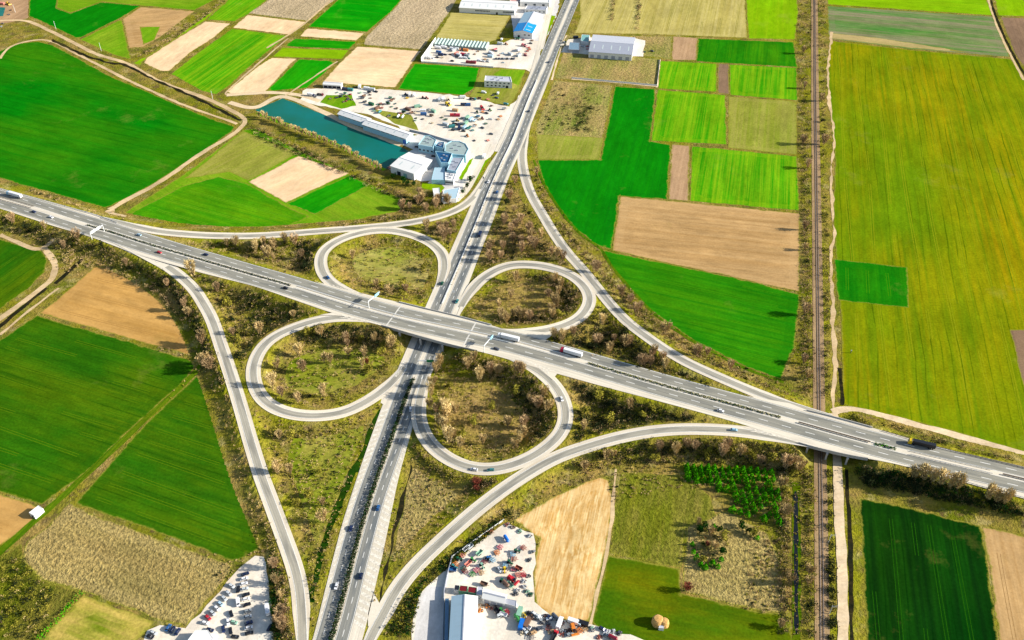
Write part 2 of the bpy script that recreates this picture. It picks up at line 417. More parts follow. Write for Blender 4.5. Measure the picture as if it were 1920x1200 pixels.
nx, ny = len(gx), len(gy)
gv = np.c_[XX.ravel(), YY.ravel(), GZ.ravel()]
idx = np.arange(nx * ny).reshape(ny, nx)
gf = np.c_[idx[:-1, :-1].ravel(), idx[:-1, 1:].ravel(), idx[1:, 1:].ravel(), idx[1:, :-1].ravel()].tolist()
gv = gv.tolist(); far = 9000.0
ring = [(-far, -far, 0), (far, -far, 0), (far, far, 0), (-far, far, 0)]
o = len(gv); gv += ring
south, north = idx[0].tolist(), idx[-1].tolist(); west, east = idx[:, 0].tolist(), idx[:, -1].tolist()
gf.append(tuple([o, o + 1] + south[::-1])); gf.append(tuple([o + 1, o + 2] + east[::-1]))
gf.append(tuple([o + 2, o + 3] + north)); gf.append(tuple([o + 3, o] + west))
gm = bpy.data.meshes.new('ground'); gm.from_pydata(gv, [], gf)
at_ = gm.attributes.new('verge', 'FLOAT', 'POINT')
vg = np.clip(1 - (NEAR.ravel() - 1.0) / 9.0, 0, 1); at_.data.foreach_set('value', np.r_[vg, [0] * 4].astype(np.float32))
k = NT('meadow', 1.0, 0.0); p = k.pos()
f1 = k.noise(p, 0.028, 5, 0.62, 0.40, 0.60); f2 = k.noise(p, 0.055, 4, 0.6, 0.45, 0.62); f3 = k.noise(p, 0.5, 3, 0.7, 0.25, 0.75)
c = k.mix(f1, A(164, 138, 74), A(140, 134, 36)); c = k.mix(k.math('MULTIPLY', f2, 0.7), c, A(92, 110, 16))
f5 = k.noise(p, 0.11, 4, 0.65, 0.52, 0.66); c = k.mix(k.math('MULTIPLY', f5, 0.85), c, A(120, 98, 62))
f6 = k.noise(p, 0.07, 5, 0.7, 0.54, 0.66); c = k.mix(k.math('MULTIPLY', f6, 0.6), c, A(190, 172, 112))
av = k.n('ShaderNodeAttribute'); av.attribute_name = 'verge'
c = k.mix(k.math('MULTIPLY', k.math('MULTIPLY', av.outputs['Fac'], 0.7), k.noise(p, 0.05, 3, 0.6, 0.38, 0.60)), c, A(160, 158, 30))
c = k.gain(c, f3, 0.62, 1.3)
bp = k.n('ShaderNodeBump'); bp.inputs['Distance'].default_value = 0.5; k.l(f3, bp.inputs['Height']); k.l(bp.outputs[0], k.b.inputs['Normal'])
gm.materials.append(k.done(c)); gm.update()
ground = bpy.data.objects.new('ground', gm); COL.objects.link(ground); struct(ground)

# ------------------------------------------------------------------ road surfaces
def road_mat(name, c1, c2, c3, patch=0.5):
    k = NT(name, 0.95, 0.06); u = k.pos('uv')
    a = k.noise(k.mapped(u, 0, (0.9, 0.008, 1)), 1.0, 3, 0.6, 0.36, 0.64)
    b = k.noise(k.mapped(u, 0, (0.22, 0.035, 1)), 1.0, 2, 0.5, 0.48, 0.62)
    c = k.mix(a, c1, c2); c = k.mix(k.math('MULTIPLY', b, patch), c, c3)
    st = k.noise(k.mapped(u, 0, (1.6, 0.0025, 1)), 1.0, 3, 0.65, 0.5, 0.7)
    c = k.mix(k.math('MULTIPLY', st, 0.6), c, tuple(v * .68 for v in c3[:3]) + (1,))
    f = k.noise(k.pos(), 1.4, 3, 0.6, 0.3, 0.7)
    return k.done(k.gain(c, f, 0.93, 1.06))
M_CONC = road_mat('pale_shoulder', A(248, 237, 214), A(234, 221, 198), A(212, 202, 182), 0.5)
M_RSH = road_mat('pale_ramp_shoulder', A(250, 238, 214), A(238, 222, 196), A(216, 202, 178), 0.5)
M_ASPH = road_mat('motorway_asphalt', A(152, 149, 136), A(172, 167, 151), A(134, 133, 124), 0.8)
M_NSA = road_mat('road_asphalt', A(140, 141, 134), A(164, 160, 148), A(112, 118, 120), 0.8)
M_RASP = road_mat('ramp_asphalt', A(174, 168, 152), A(196, 188, 168), A(150, 146, 134), 0.8)
M_LINE = paint('road_paint', A(250, 247, 238), 0.7, 0.2, var=0.2)
M_HAT = paint('worn_road_paint', A(242, 232, 212), 0.8, 0.2, var=0.3)

mb = MB(); ribbon(mb, MP, MU, -ML); motorway = struct(mb.build('motorway', M_CONC))
for sgn, nm in ((1, 'carriageway'), (-1, 'carriageway')):
    mb = MB(); ribbon(mb, MP, sgn * 1.9, sgn * 11.2, 0.02); mb.build(nm, M_ASPH, motorway)
mb = MB()
for sgn in (1, -1):
    dashes(mb, MP, sgn * 6.4, 0.42, 6.0, 9.0, 0.04)
    ribbon(mb, MP, sgn * 2.25, sgn * 1.95, 0.04); ribbon(mb, MP, sgn * 10.75, sgn * 10.4, 0.04)
mb.uv = {}; mb.build('lane_markings', M_LINE, motorway)

mb = MB(); ribbon(mb, NP_, NP_L, -NP_R); nsroad = struct(mb.build('road', M_CONC))
# left carriageway hugs the median; the right one lies beyond a pale verge strip
mb = MB(); ribbon(mb, NP_, 8.3, 1.0, 0.02); mb.build('carriageway', M_NSA, nsroad)
mb = MB(); ribbon(mb, NP_, -2.2, -9.2, 0.02); mb.build('carriageway', M_NSA, nsroad)
mb = MB()
dashes(mb, NP_, 4.7, 0.36, 4.0, 6.0, 0.04); dashes(mb, NP_, -5.7, 0.36, 4.0, 6.0, 0.04)
for q in (8.0, 1.5, -2.6, -8.8): ribbon(mb, NP_, q + .14, q - .14, 0.04)
mb.uv = {}; mb.build('lane_markings', M_LINE, nsroad)

# slanting hatch painted on the wide shoulders of the lower stretch
def hatch(mb, P, a, b, s0, s1, step, wid, skew, dz):
    N, T = normals(P); s = arclen(P); q = s0
    a = np.broadcast_to(a, len(P)); b = np.broadcast_to(b, len(P))
    g = lambda arr, t: float(np.interp(t, s, arr))
    while q < s1:
        vs = []
        for t, off in ((q, a), (q + wid, a), (q + wid + skew, b), (q + skew, b)):
            o_ = g(off, t); vs.append((g(P[:, 0], t) + g(N[:, 0], t) * o_, g(P[:, 1], t) + g(N[:, 1], t) * o_, g(P[:, 2], t) + dz))
        mb.add(vs, [(0, 1, 2, 3)]); q += step
sN = arclen(NP_); pyN = np.array([proj(p_)[1] for p_ in NP_])
s_at = lambda y: float(np.interp(-y, -pyN, sN))
M_GREYSH = road_mat('hatched_shoulder', A(234, 223, 200), A(226, 214, 190), A(218, 206, 184), 0.5)
mb = MB(); ribbon(mb, NP_, NP_L - .5, 8.5, 0.012, 0, int(np.searchsorted(sN, s_at(1270))), int(np.searchsorted(sN, s_at(770)))); mb.build('shoulder', M_GREYSH, nsroad)
mb = MB(); ribbon(mb, NP_, -9.4, -NP_R + .5, 0.012, 0, int(np.searchsorted(sN, s_at(1170))), int(np.searchsorted(sN, s_at(800)))); mb.build('shoulder', M_GREYSH, nsroad)
mb = MB(); hatch(mb, NP_, NP_L - .5, 8.6, s_at(1260), s_at(775), 4.4, 2.2, 3.0, 0.03)
hatch(mb, NP_, -9.5, -NP_R + .5, s_at(1165), s_at(805), 4.4, 2.2, -3.0, 0.03); mb.build('hatching', M_HAT, nsroad)

ramp_z = 0
for nm, P_ in RAMPS.items():
    ramp_z += 1
    w2 = [r for r in ROADS if r[0] is P_][0][1]
    mb = MB(); ribbon(mb, P_, w2, -w2, -0.03 - 0.006 * ramp_z); r_ = struct(mb.build('ramp', M_RSH)); r_['label'] = 'grey ' + nm + ' with pale shoulders'
    mb = MB(); l2 = np.minimum(2.5, w2 - .3); ribbon(mb, P_, l2, -l2, -0.004 - 0.001 * ramp_z); mb.build('lane', M_RASP, r_)
    mb = MB(); ribbon(mb, P_, l2 + .05, l2 - .25, 0.008); ribbon(mb, P_, .25 - l2, -.05 - l2, 0.008); mb.uv = {}; mb.build('edge_lines', M_LINE, r_)

# gores: the pale triangles where ramps leave, with chevrons
def poly_sheet(name, pts, mat_, z=0.0, jit=0.0, step=5.0, world=False, margin=0.0):
    W3 = [Vector(p_) if world else gp(p_[0], p_[1], z) for p_ in pts]; out = []
    for a, b in zip(W3, W3[1:] + W3[:1]):
        m = max(1, int((b - a).length / step)); d = (b - a).normalized(); nrm = Vector((-d.y, d.x, 0))
        for j in range(m):
            q = a.lerp(b, j / m)
            if jit and j: q += nrm * random.gauss(0, jit)
            out.append(q)
    me = bpy.data.meshes.new(name)
    if margin:
        # rim and headland rows of points, so that the crop can thin out towards its edge
        B = np.array([(p_.x, p_.y) for p_ in out]); E0, E1 = B, np.roll(B, -1, axis=0)
        if np.sum(E0[:, 0] * E1[:, 1] - E1[:, 0] * E0[:, 1]) < 0: B = B[::-1]; E0, E1 = B, np.roll(B, -1, axis=0)
        dv = E1 - E0; ln = (dv ** 2).sum(1) + 1e-9
        def dist(q):
            t = np.clip(((q - E0) * dv).sum(1) / ln, 0, 1); return float(np.sqrt((((E0 + dv * t[:, None]) - q) ** 2).sum(1).min()))
        nr = np.c_[-dv[:, 1], dv[:, 0]] / np.sqrt(ln)[:, None]; cand = []; poly = [tuple(q) for q in B]
        for off in (margin, margin * 4):
            for q in (E0 + E1) / 2 + nr * off:
                if inside(poly, q[0], q[1]) and dist(q) > off * .93: cand.append(q)
        co = [Vector(q) for q in B] + [Vector(q) for q in cand]; n = len(B)
        V2, _, F2, _, _, _ = geometry.delaunay_2d_cdt(co, [(i, (i + 1) % n) for i in range(n)], [], 1, 1e-4)
        me.from_pydata([(q.x, q.y, out[0].z) for q in V2], [], F2)
        ev = np.array([np.interp(dist(np.array(q)), [0, margin, margin * 4], [1, .45, 0]) for q in V2], dtype=np.float32)
        me.attributes.new('edge', 'FLOAT', 'POINT').data.foreach_set('value', ev)
    else: me.from_pydata([tuple(p_) for p_ in out], [], [tuple(range(len(out)))])
    me.materials.append(mat_)
    if me.polygons[0].normal.z < 0: me.flip_normals()
    ob = bpy.data.objects.new(name, me); COL.objects.link(ob); return ob
def gore(pts, z, chev=None, n=8):
    g = struct(poly_sheet('gore', pts, M_CONC, z))
    if chev:
        (tip, lft, rgt) = [gp(q[0], q[1], z + 0.045) for q in chev]; m = MB()
        for i in range(n):
            t0 = 0.2 + 0.78 * i / n; t1 = t0 + 0.42 / n
            mid = lambda t: tip.lerp((lft + rgt) / 2, max(0, t - 0.10))
            for e_ in (lft, rgt):
                m.add([tip.lerp(e_, t0), tip.lerp(e_, t1), mid(t1), mid(t0)], [(0, 1, 2, 3)])
        m.build('chevrons', M_HAT, g)
    return g
gore([(215, 456), (262, 474), (300, 487), (332, 499), (318, 507), (290, 497), (262, 482)], 6.86, ((230, 462), (300, 495), (318, 497)), 8)
gore([(940, 660), (1000, 672), (1045, 700), (1036, 712), (1010, 690)], 7.97, ((965, 666), (1034, 704), (1046, 697)), 8)
gore([(1010, 622), (1040, 625), (1015, 643), (980, 632), (930, 616)], 7.97)
gore([(590, 527), (625, 540), (700, 560), (660, 549), (640, 541)], 7.97, ((690, 555), (618, 532), (606, 531)), 8)
gore([(1385, 798), (1440, 813), (1500, 828), (1430, 812)], 7.96, ((1515, 832), (1400, 800), (1398, 807)), 8)
gore([(1400, 742), (1435, 753), (1530, 775), (1480, 756)], 7.96)
gore([(600, 590), (640, 592), (735, 612), (660, 592), (625, 586)], 7.96, ((745, 612), (630, 588), (628, 594)), 8)
gore([(810, 565), (826, 530), (836, 500), (830, 530), (816, 562)], 0.41)
gore([(853, 598), (870, 560), (890, 533), (882, 548), (862, 590)], 0.41)
gore([(705, 750), (735, 712), (770, 665), (748, 700), (722, 760)], 0.41, ((765, 672), (715, 757), (702, 752)), 9)
gore([(775, 800), (784, 770), (800, 715), (792, 740), (782, 815)], 0.41)
gore([(890, 385), (915, 340), (905, 330), (915, 320), (880, 385)], 0.41)
gore([(690, 1175), (712, 1155), (735, 1115), (716, 1140), (700, 1110), (690, 1150)], 0.40)
# ------------------------------------------------------------------ fields
def ang_of(a, b):
    p_, q = gp(*a), gp(*b); return math.atan2(q.y - p_.y, q.x - p_.x)
V = ((1528, 150), (1534, 600))             # along the railway
RIGHT = ((1762, 300), (1822, 580))         # drill rows of the big field on the right
STY = {
 'deep': dict(base=A(2, 130, 8), alt=A(22, 140, 6), row=A(0, 108, 14), row_amt=.45, patch_amt=.8, row_w=.22, speck=.16),
 'deepleft': dict(base=A(2, 126, 2), alt=A(84, 134, 4), row=A(0, 108, 6), row_amt=.45, patch_amt=.6, patch=.009, tram=.35, tram_sp=22.0, row_w=.15, speck=.18),
 'vivid': dict(base=A(10, 158, 4), alt=A(70, 170, 0), row=A(0, 130, 10), row_amt=.5, patch_amt=.7, speck=.18),
 'stripe': dict(base=A(72, 160, 0), alt=A(36, 146, 2), row=A(150, 186, 26), row_amt=.75, patch_amt=.8, row_w=.22, speck=.2),
 'peach': dict(base=A(250, 214, 168), alt=A(242, 200, 148), row=A(255, 222, 180), row_amt=.4, speck=.08),
 'tan': dict(base=A(196, 156, 102), alt=A(178, 138, 84), row=A(212, 174, 120), row_amt=.6, patch_amt=.8, speck=.14),
 'brown': dict(base=A(182, 146, 108), alt=A(168, 130, 96), row=A(205, 168, 128), row_amt=.7, row_w=.35, speck=.15),
 'darkbrown': dict(base=A(140, 112, 88), alt=A(120, 98, 80), row=A(158, 128, 98), row_amt=.6, speck=.15),
 'orange': dict(base=A(206, 158, 88), alt=A(182, 136, 66), row=A(216, 170, 100), row_amt=.5, patch_amt=.9, patch=.009, speck=.1, row_w=.18),
 'straw': dict(base=A(216, 168, 96), alt=A(204, 152, 76), row=A(252, 220, 158), row_amt=1.0, row_w=.42, row_l=.012, wavy=12.0, speck=.14),
 'stub': dict(base=A(172, 148, 88), alt=A(142, 134, 72), row=A(188, 166, 108), row_amt=.3, patch=.02, speck=.62, speck_s=.42, relief=0.9),
 'stubpink': dict(base=A(196, 172, 136), alt=A(178, 158, 118), row=A(206, 186, 150), row_amt=.4, speck=.4, speck_s=.3, relief=.5),
 'yel': dict(base=A(112, 142, 0), alt=A(164, 146, 0), row=A(94, 130, 2), row_amt=.7, row_w=.16, row_l=.003, patch_amt=1.0, patch=.0065, speck=.26, tram=.9, tram_sp=13.0),
 'lime': dict(base=A(132, 178, 10), alt=A(104, 170, 6), row=A(152, 186, 20), row_amt=.6, speck=.2),
 'meadow': dict(base=A(108, 160, 14), alt=A(150, 166, 44), row=A(78, 146, 8), row_amt=.5, patch_amt=.9, speck=.25),
 'meadow2': dict(base=A(58, 146, 4), alt=A(112, 160, 14), row=A(34, 132, 4), row_amt=.6, patch_amt=.9, row_w=.2, speck=.22),
 'olive': dict(base=A(150, 152, 54), alt=A(122, 146, 34), row=A(176, 164, 86), row_amt=.5, speck=.3),
 'olive2': dict(base=A(126, 126, 34), alt=A(158, 140, 74), row=A(96, 108, 20), row_amt=.8, row_w=.2, row_l=.01, patch=.03, patch_amt=.9, speck=.5, speck_s=.4, relief=.5),
 'looptan': dict(base=A(186, 156, 90), alt=A(152, 140, 54), row=A(136, 114, 60), row_amt=.5, row_w=.12, row_l=.03, patch=.04, patch_amt=1.0, speck=.4, speck_s=.45, relief=.4, bald=.5),
 'looppale': dict(base=A(194, 178, 102), alt=A(150, 158, 54), row=A(150, 130, 66), row_amt=.5, row_w=.12, row_l=.03, patch=.04, patch_amt=1.0, speck=.32, speck_s=.45, bald=.5),
 'loopgreen': dict(base=A(140, 150, 34), alt=A(180, 160, 80), row=A(108, 130, 24), row_amt=.5, row_w=.12, row_l=.03, patch=.045, patch_amt=1.0, speck=.4, speck_s=.45, bald=.4),
 'oliverow': dict(base=A(186, 168, 88), alt=A(166, 158, 74), row=A(206, 190, 118), row_amt=.9, row_w=.33, speck=.16),
 'dark': dict(base=A(4, 66, 0), alt=A(30, 74, 2), row=A(0, 42, 2), row_amt=.8, row_w=.17, speck=.2, tram=.6, tram_sp=12.0),
 'mid': dict(base=A(50, 108, 0), alt=A(98, 122, 2), row=A(34, 92, 2), tram=.5, tram_sp=18.0, row_amt=.6, patch_amt=.95, patch=.016, row_w=.2, row_l=.008, speck=.26),
 'mid2': dict(base=A(34, 132, 0), alt=A(72, 142, 2), row=A(14, 114, 4), row_amt=.7, patch_amt=.9, row_w=.2, speck=.2),
 'mossy': dict(base=A(76, 112, 4), alt=A(120, 120, 10), row=A(54, 98, 4), row_amt=.4, patch_amt=.95, patch=.03, speck=.28),
 'scruff': dict(base=A(212, 184, 84), alt=A(112, 136, 10), row=A(226, 190, 104), row_amt=.6, row_w=.1, row_l=.02, patch_amt=1.0, patch=.035, speck=.35),
 'rough': dict(base=A(170, 146, 88), alt=A(126, 140, 50), row=A(188, 162, 108), row_amt=.4, patch=.035, patch_amt=.95, speck=.45, speck_s=.35, relief=.6),
 'wild': dict(base=A(112, 116, 26), alt=A(150, 132, 60), row=A(60, 86, 14), row_amt=.5, patch=.04, patch_amt=.95, speck=.45, relief=.6),
 'greyg2': dict(base=A(206, 178, 124), alt=A(150, 150, 70), row=A(186, 160, 110), row_amt=.6, speck=.15),
 'greyg': dict(base=A(108, 138, 66), alt=A(62, 132, 48), row=A(150, 138, 108), row_amt=1.0, row_w=.07, patch_amt=.95, patch=.02, speck=.14),
 'pale': dict(base=A(252, 242, 222), alt=A(232, 208, 178), row=A(250, 240, 226), row_amt=.4, row_w=.12, row_l=.02, patch=.05, speck=.14, bald=0.0),
 'concrete': dict(base=A(232, 226, 218), alt=A(206, 202, 198), row=A(244, 240, 234), row_amt=.4, row_w=.12, row_l=.02, patch=.05, speck=.1, bald=0.0),
 'lawn': dict(base=A(150, 178, 8), alt=A(110, 160, 10), row=A(120, 165, 8), row_amt=.3, speck=.2),
}
FM = {}; FZ = [0.05]; BOXES = []
def layer(pts):
    """height of a sheet: 5 mm above whatever it may lie on"""
    xs = [p_[0] for p_ in pts]; ys = [p_[1] for p_ in pts]; bb = (min(xs), max(xs), min(ys), max(ys)); z = 0.03
    for (a, b, c, d, zz) in BOXES:
        if bb[0] < b and bb[1] > a and bb[2] < d and bb[3] > c: z = max(z, zz + .005)
    BOXES.append(bb + (z,)); return z
CROPS = []; TRK = []
def field(style, pts, rows=None, name='field', jit=0.35):
    if style not in ('rough', 'stub', 'wild', 'olive', 'olive2') and not style.startswith('loop'): CROPS.append(pts)
    an = ang_of(*rows) if rows else ang_of(*V); a = round(an, 2)
    key = (style, a)
    if key not in FM: FM[key] = field_mat(style + '_crop' if name == 'field' else style + '_surface', ang=a, **STY[style])
    W2 = [gp(*q_)[:2] for q_ in pts]; z = layer(W2)
    f = struct(poly_sheet(name, pts, FM[key], z, jit, 5.0, margin=0 if name != 'field' else 2.2))
    if name == 'field': TRK.append((f, style, an, W2, z))
    return f
def wheel_tracks():
    """pairs of tractor wheelings along the drill rows, broken here and there, with a loop round the headland"""
    for f, style, an, W2, z in TRK:
        if style not in TL: continue
        sp, colr = TL[style]; key = 'wheelings_' + style
        if key not in MATS: MATS[key] = paint(key, colr, 1.0, 0.0, var=.25)
        d = np.array((math.cos(an), math.sin(an))); n = np.array((-d[1], d[0])); Q = np.array([tuple(q) for q in W2]); poly = [tuple(q) for q in Q]
        u0, u1 = (Q @ d).min(), (Q @ d).max(); v = (Q @ n).min() + sp * random.uniform(.3, .8); m = MB()
        while v < (Q @ n).max():
            run = []; ph = random.uniform(0, 9); gap = 0
            for u in np.arange(u0, u1, 6.0):
                p_ = d * u + n * (v + 1.2 * math.sin(u / 60 + ph))
                ok = all(inside(poly, *(p_ + d * q)) for q in (-9, 0, 9)) and inside(poly, *(p_ + n * 5)) and inside(poly, *(p_ - n * 5))
                if gap > 0: gap -= 1; ok = False
                elif random.random() < .035: gap = random.randint(1, 9)
                if ok: run.append((p_[0], p_[1], z + .0025))
                if (not ok or u + 6 >= u1) and run:
                    if len(run) > 2:
                        for off in (-.9, .9): ribbon(m, np.array(run), off + .2, off - .2)
                    run = []
            v += sp * random.uniform(.85, 1.15)
        if m.f: m.uv = {}; m.build('wheel_tracks', MATS[key], f)
# upper left
R1 = ((300, 335), (442, 240))
field('deepleft', [(-70, 125), (0, 96), (30, 82), (70, 78), (98, 84), (150, 112), (210, 145), (270, 169), (330, 196), (400, 224), (440, 238), (434, 247), (398, 272), (340, 310), (290, 343), (250, 365), (206, 387), (194, 389), (100, 362), (50, 349), (-70, 312)], ((0, 338), (194, 389)))
field('deep', [(58, -40), (112, -40), (105, 15), (132, 25), (190, 4), (263, 11), (230, 31), (147, 73), (100, 50), (54, 30)], ((147, 73), (263, 11)))
field('meadow', [(112, -40), (420, -40), (400, 0), (365, 19), (263, 10), (190, 3), (132, 24), (106, 14)], ((190, 4), (365, 20)))
field('meadow', [(150, 74), (228, 36), (240, 92), (246, 112), (215, 103)], ((150, 73), (230, 35)))
field('tan', [(230, 35), (264, 13), (365, 21), (300, 70), (268, 88), (241, 90)], ((230, 35), (365, 20)))
field('meadow', [(262, 50), (300, 50), (290, 74), (268, 84)])
field('lime', [(250, 118), (270, 108), (330, 70), (420, 5), (440, -40), (460, -40), (428, 0), (384, 38), (320, 80), (274, 108), (262, 124)], ((250, 118), (420, 5)))
R2 = ((270, 118), (385, 39))
field('peach', [(385, 40), (432, 44), (400, 71), (360, 96), (317, 133), (300, 133), (270, 118), (276, 108), (330, 73)], R2)
field('stripe', [(428, 0), (450, -40), (520, -40), (500, 0), (470, 24), (440, 40), (388, 37)], R2)
field('stripe', [(435, 54), (539, 67), (480, 114), (430, 160), (405, 177), (380, 171), (321, 139), (370, 100)], ((380, 172), (480, 100)))
field('stubpink', [(503, 0), (520, -40), (660, -40), (628, 0), (600, 20), (575, 39), (466, 25)], R2)
field('peach', [(464, 28), (574, 41), (545, 65), (436, 52)], R2)
field('vivid', [(633, 0), (660, -40), (778, -40), (752, 0), (733, 22), (688, 60), (578, 50)], ((578, 50), (688, 60)))
field('peach', [(577, 53), (684, 62), (668, 76), (562, 68)], ((577, 53), (684, 62)))
field('vivid', [(554, 72), (668, 78), (655, 92), (530, 87)], ((554, 72), (668, 78)))
field('lime', [(529, 89), (654, 94), (640, 111), (512, 106)], ((529, 89), (654, 94)))
field('peach', [(510, 108), (557, 110), (545, 120), (499, 171), (436, 178), (426, 172), (482, 125)], R2)
field('vivid', [(560, 111), (631, 114), (605, 140), (575, 165), (500, 171), (520, 150)], R2)
field('peach', [(670, 87), (790, 96), (775, 115), (741, 164), (605, 154), (612, 146), (640, 115)], ((605, 154), (741, 164)))
field('stubpink', [(753, 0), (778, -40), (870, -40), (856, 0), (845, 20), (791, 93), (682, 84), (686, 70), (735, 20)], R2)
field('oliverow', [(846, 23), (957, 30), (930, 75), (912, 81), (816, 73)], ((846, 23), (957, 30)))
field('vivid', [(778, 119), (899, 127), (889, 165), (869, 178), (746, 167), (762, 140)], ((746, 167), (870, 178)))
field('olive', [(900, 127), (985, 130), (975, 165), (955, 200), (880, 180), (890, 165)])
# left of the crossing, above the motorway
field('meadow', [(456, 244), (480, 241), (560, 282), (700, 347), (768, 378), (745, 397), (620, 421), (420, 431), (320, 431), (226, 405), (250, 387), (340, 330), (432, 262)], ((465, 340), (580, 405)))
field('olive', [(456, 246), (560, 286), (466, 338), (430, 322), (345, 335), (400, 292)], ((466, 338), (560, 286)))
field('meadow2', [(250, 398), (340, 350), (410, 331), (463, 344), (535, 386), (580, 406), (540, 424), (400, 429), (290, 426), (232, 408)], ((340, 350), (560, 410)))
field('peach', [(560, 292), (655, 325), (536, 380), (466, 341)], ((466, 341), (560, 292)))
field('vivid', [(656, 328), (692, 347), (590, 402), (538, 382)], ((538, 382), (656, 328)))
# left below the motorway
field('mid', [(-70, 440), (0, 448), (30, 458), (80, 471), (89, 490), (84, 510), (60, 535), (0, 580), (-70, 630)], ((0, 560), (80, 500)))
field('orange', [(178, 499), (215, 504), (255, 526), (300, 556), (335, 596), (358, 633), (376, 671), (240, 634), (74, 587), (110, 560)], ((80, 590), (376, 671)))
field('mid', [(70, 591), (100, 601), (240, 640), (373, 681), (330, 729), (260, 790), (158, 888), (78, 946), (0, 922), (-70, 900), (-70, 690), (0, 637)], ((100, 601), (375, 681)))
field('mid', [(376, 697), (394, 722), (430, 832), (459, 930), (486, 1030), (440, 1053), (300, 1000), (142, 944), (175, 906), (266, 802)], ((142, 944), (440, 1053)))
field('orange', [(-70, 906), (0, 926), (58, 944), (78, 957), (64, 976), (0, 1022), (-70, 1070)], ((0, 926), (78, 950)))
field('stub', [(130, 942), (165, 961), (310, 1015), (439, 1059), (425, 1085), (350, 1174), (300, 1164), (155, 1109), (75, 1085), (42, 1050), (50, 1015), (92, 985)], ((142, 944), (440, 1053)))
field('wild', [(-70, 1085), (0, 1043), (40, 1020), (42, 1050), (75, 1085), (150, 1108), (110, 1155), (72, 1200), (60, 1280), (-70, 1280)])
field('scruff', [(157, 1116), (290, 1165), (275, 1185), (250, 1205), (215, 1280), (60, 1280), (82, 1200), (112, 1160)], ((157, 1116), (290, 1165)))
# upper right
field('oliverow', [(1087, 0), (1100, -40), (1397, -40), (1397, 0), (1401, 71), (1225, 64), (1078, 62), (1088, 32)], V)
field('lime', [(1399, -40), (1496, -40), (1495, 8), (1497, 22), (1490, 74), (1404, 72), (1399, 2)], V)
field('rough', [(1060, 66), (1260, 68), (1258, 112), (1238, 108), (1050, 94)], V)
field('brown', [(1262, 68), (1308, 71), (1305, 113), (1259, 112)], V)
field('mid2', [(1309, 72), (1488, 79), (1495, 126), (1306, 115)], V)
field('rough', [(1050, 97), (1236, 110), (1231, 159), (1036, 147)], V)
field('stripe', [(1238, 114), (1344, 119), (1343, 172), (1234, 166)], V)
field('darkbrown', [(1346, 119), (1366, 120), (1367, 176), (1346, 174)], V)
field('stripe', [(1368, 121), (1494, 127), (1495, 188), (1369, 178)], V)
field('rough', [(1036, 150), (1149, 160), (1124, 299), (1009, 299), (1004, 240), (1020, 182)], V)
field('olive', [(1007, 252), (1132, 258), (1124, 299), (1009, 299)], V)
field('deep', [(1153, 162), (1229, 167), (1222, 240), (1218, 265), (1257, 271), (1251, 374), (1161, 367), (1146, 467), (1120, 460), (1080, 430), (1040, 380), (1019, 340), (1008, 300), (1126, 300)], V)
field('stripe', [(1233, 168), (1360, 178), (1363, 271), (1221, 264)], V)
field('olive', [(1366, 181), (1494, 190), (1494, 290), (1365, 277)], V)
field('brown', [(1260, 271), (1293, 273), (1291, 377), (1254, 374)], V)
field('stripe', [(1297, 274), (1494, 293), (1499, 395), (1294, 377)], V)
field('tan', [(1164, 368), (1499, 400), (1499, 547), (1148, 470)], ((1164, 368), (1499, 400)))
field('mid2', [(1121, 466), (1147, 473), (1400, 526), (1499, 552), (1490, 650), (1464, 711), (1400, 688), (1300, 638), (1215, 578), (1150, 508)], ((1147, 473), (1499, 551)))
# right of the railway
field('lime', [(1552, -40), (1846, -40), (1850, 0), (1862, 29), (1552, 8)], ((1552, 8), (1862, 29)))
field('lime', [(1858, -40), (1990, -40), (1990, 32), (1872, 29)])
field('greyg', [(1552, 11), (1862, 31), (1893, 107), (1700, 91), (1554, 72)], ((1554, 72), (1893, 107)))
field('darkbrown', [(1876, 32), (1990, 36), (1990, 220), (1902, 100)])
field('yel', [(1555, 76), (1700, 93), (1895, 111), (1925, 152), (1990, 240), (1990, 868), (1900, 842), (1800, 813), (1650, 774), (1590, 761), (1580, 755), (1578, 600), (1568, 480), (1562, 400), (1567, 300), (1560, 240), (1552, 150)], RIGHT)
field('mid2', [(1564, 486), (1701, 501), (1704, 577), (1571, 563)], V)
field('darkbrown', [(1893, 618), (1990, 622), (1990, 860), (1921, 735), (1905, 660)])
field('dark', [(1612, 934), (1700, 951), (1838, 986), (1850, 1050), (1871, 1200), (1882, 1280), (1631, 1280), (1626, 1200)], ((1650, 1000), (1668, 1200)))
field('tan', [(1842, 987), (1990, 1022), (1990, 1280), (1885, 1280), (1874, 1200), (1853, 1050)], ((1860, 1040), (1890, 1200)))
# below the crossing
field('straw', [(1138, 886), (1150, 942), (1144, 990), (1124, 1080), (1104, 1165), (1045, 1159), (1006, 1139), (1001, 1080), (1011, 1010), (964, 975), (1030, 936)], ((1138, 900), (1085, 1150)))
field('olive2', [(1166, 886), (1280, 891), (1330, 930), (1345, 975), (1285, 991), (1278, 1064), (1146, 1038), (1152, 950)], ((1240, 905), (1215, 1050)))
field('mossy', [(1141, 1041), (1275, 1066), (1277, 1112), (1430, 1150), (1482, 1147), (1486, 1200), (1490, 1280), (1240, 1280), (1110, 1166)], ((1141, 1041), (1275, 1066)))
field('stub', [(1288, 986), (1362, 958), (1440, 1000), (1462, 1050), (1478, 1148), (1430, 1147), (1281, 1109)], ((1281, 1109), (1430, 1147)))
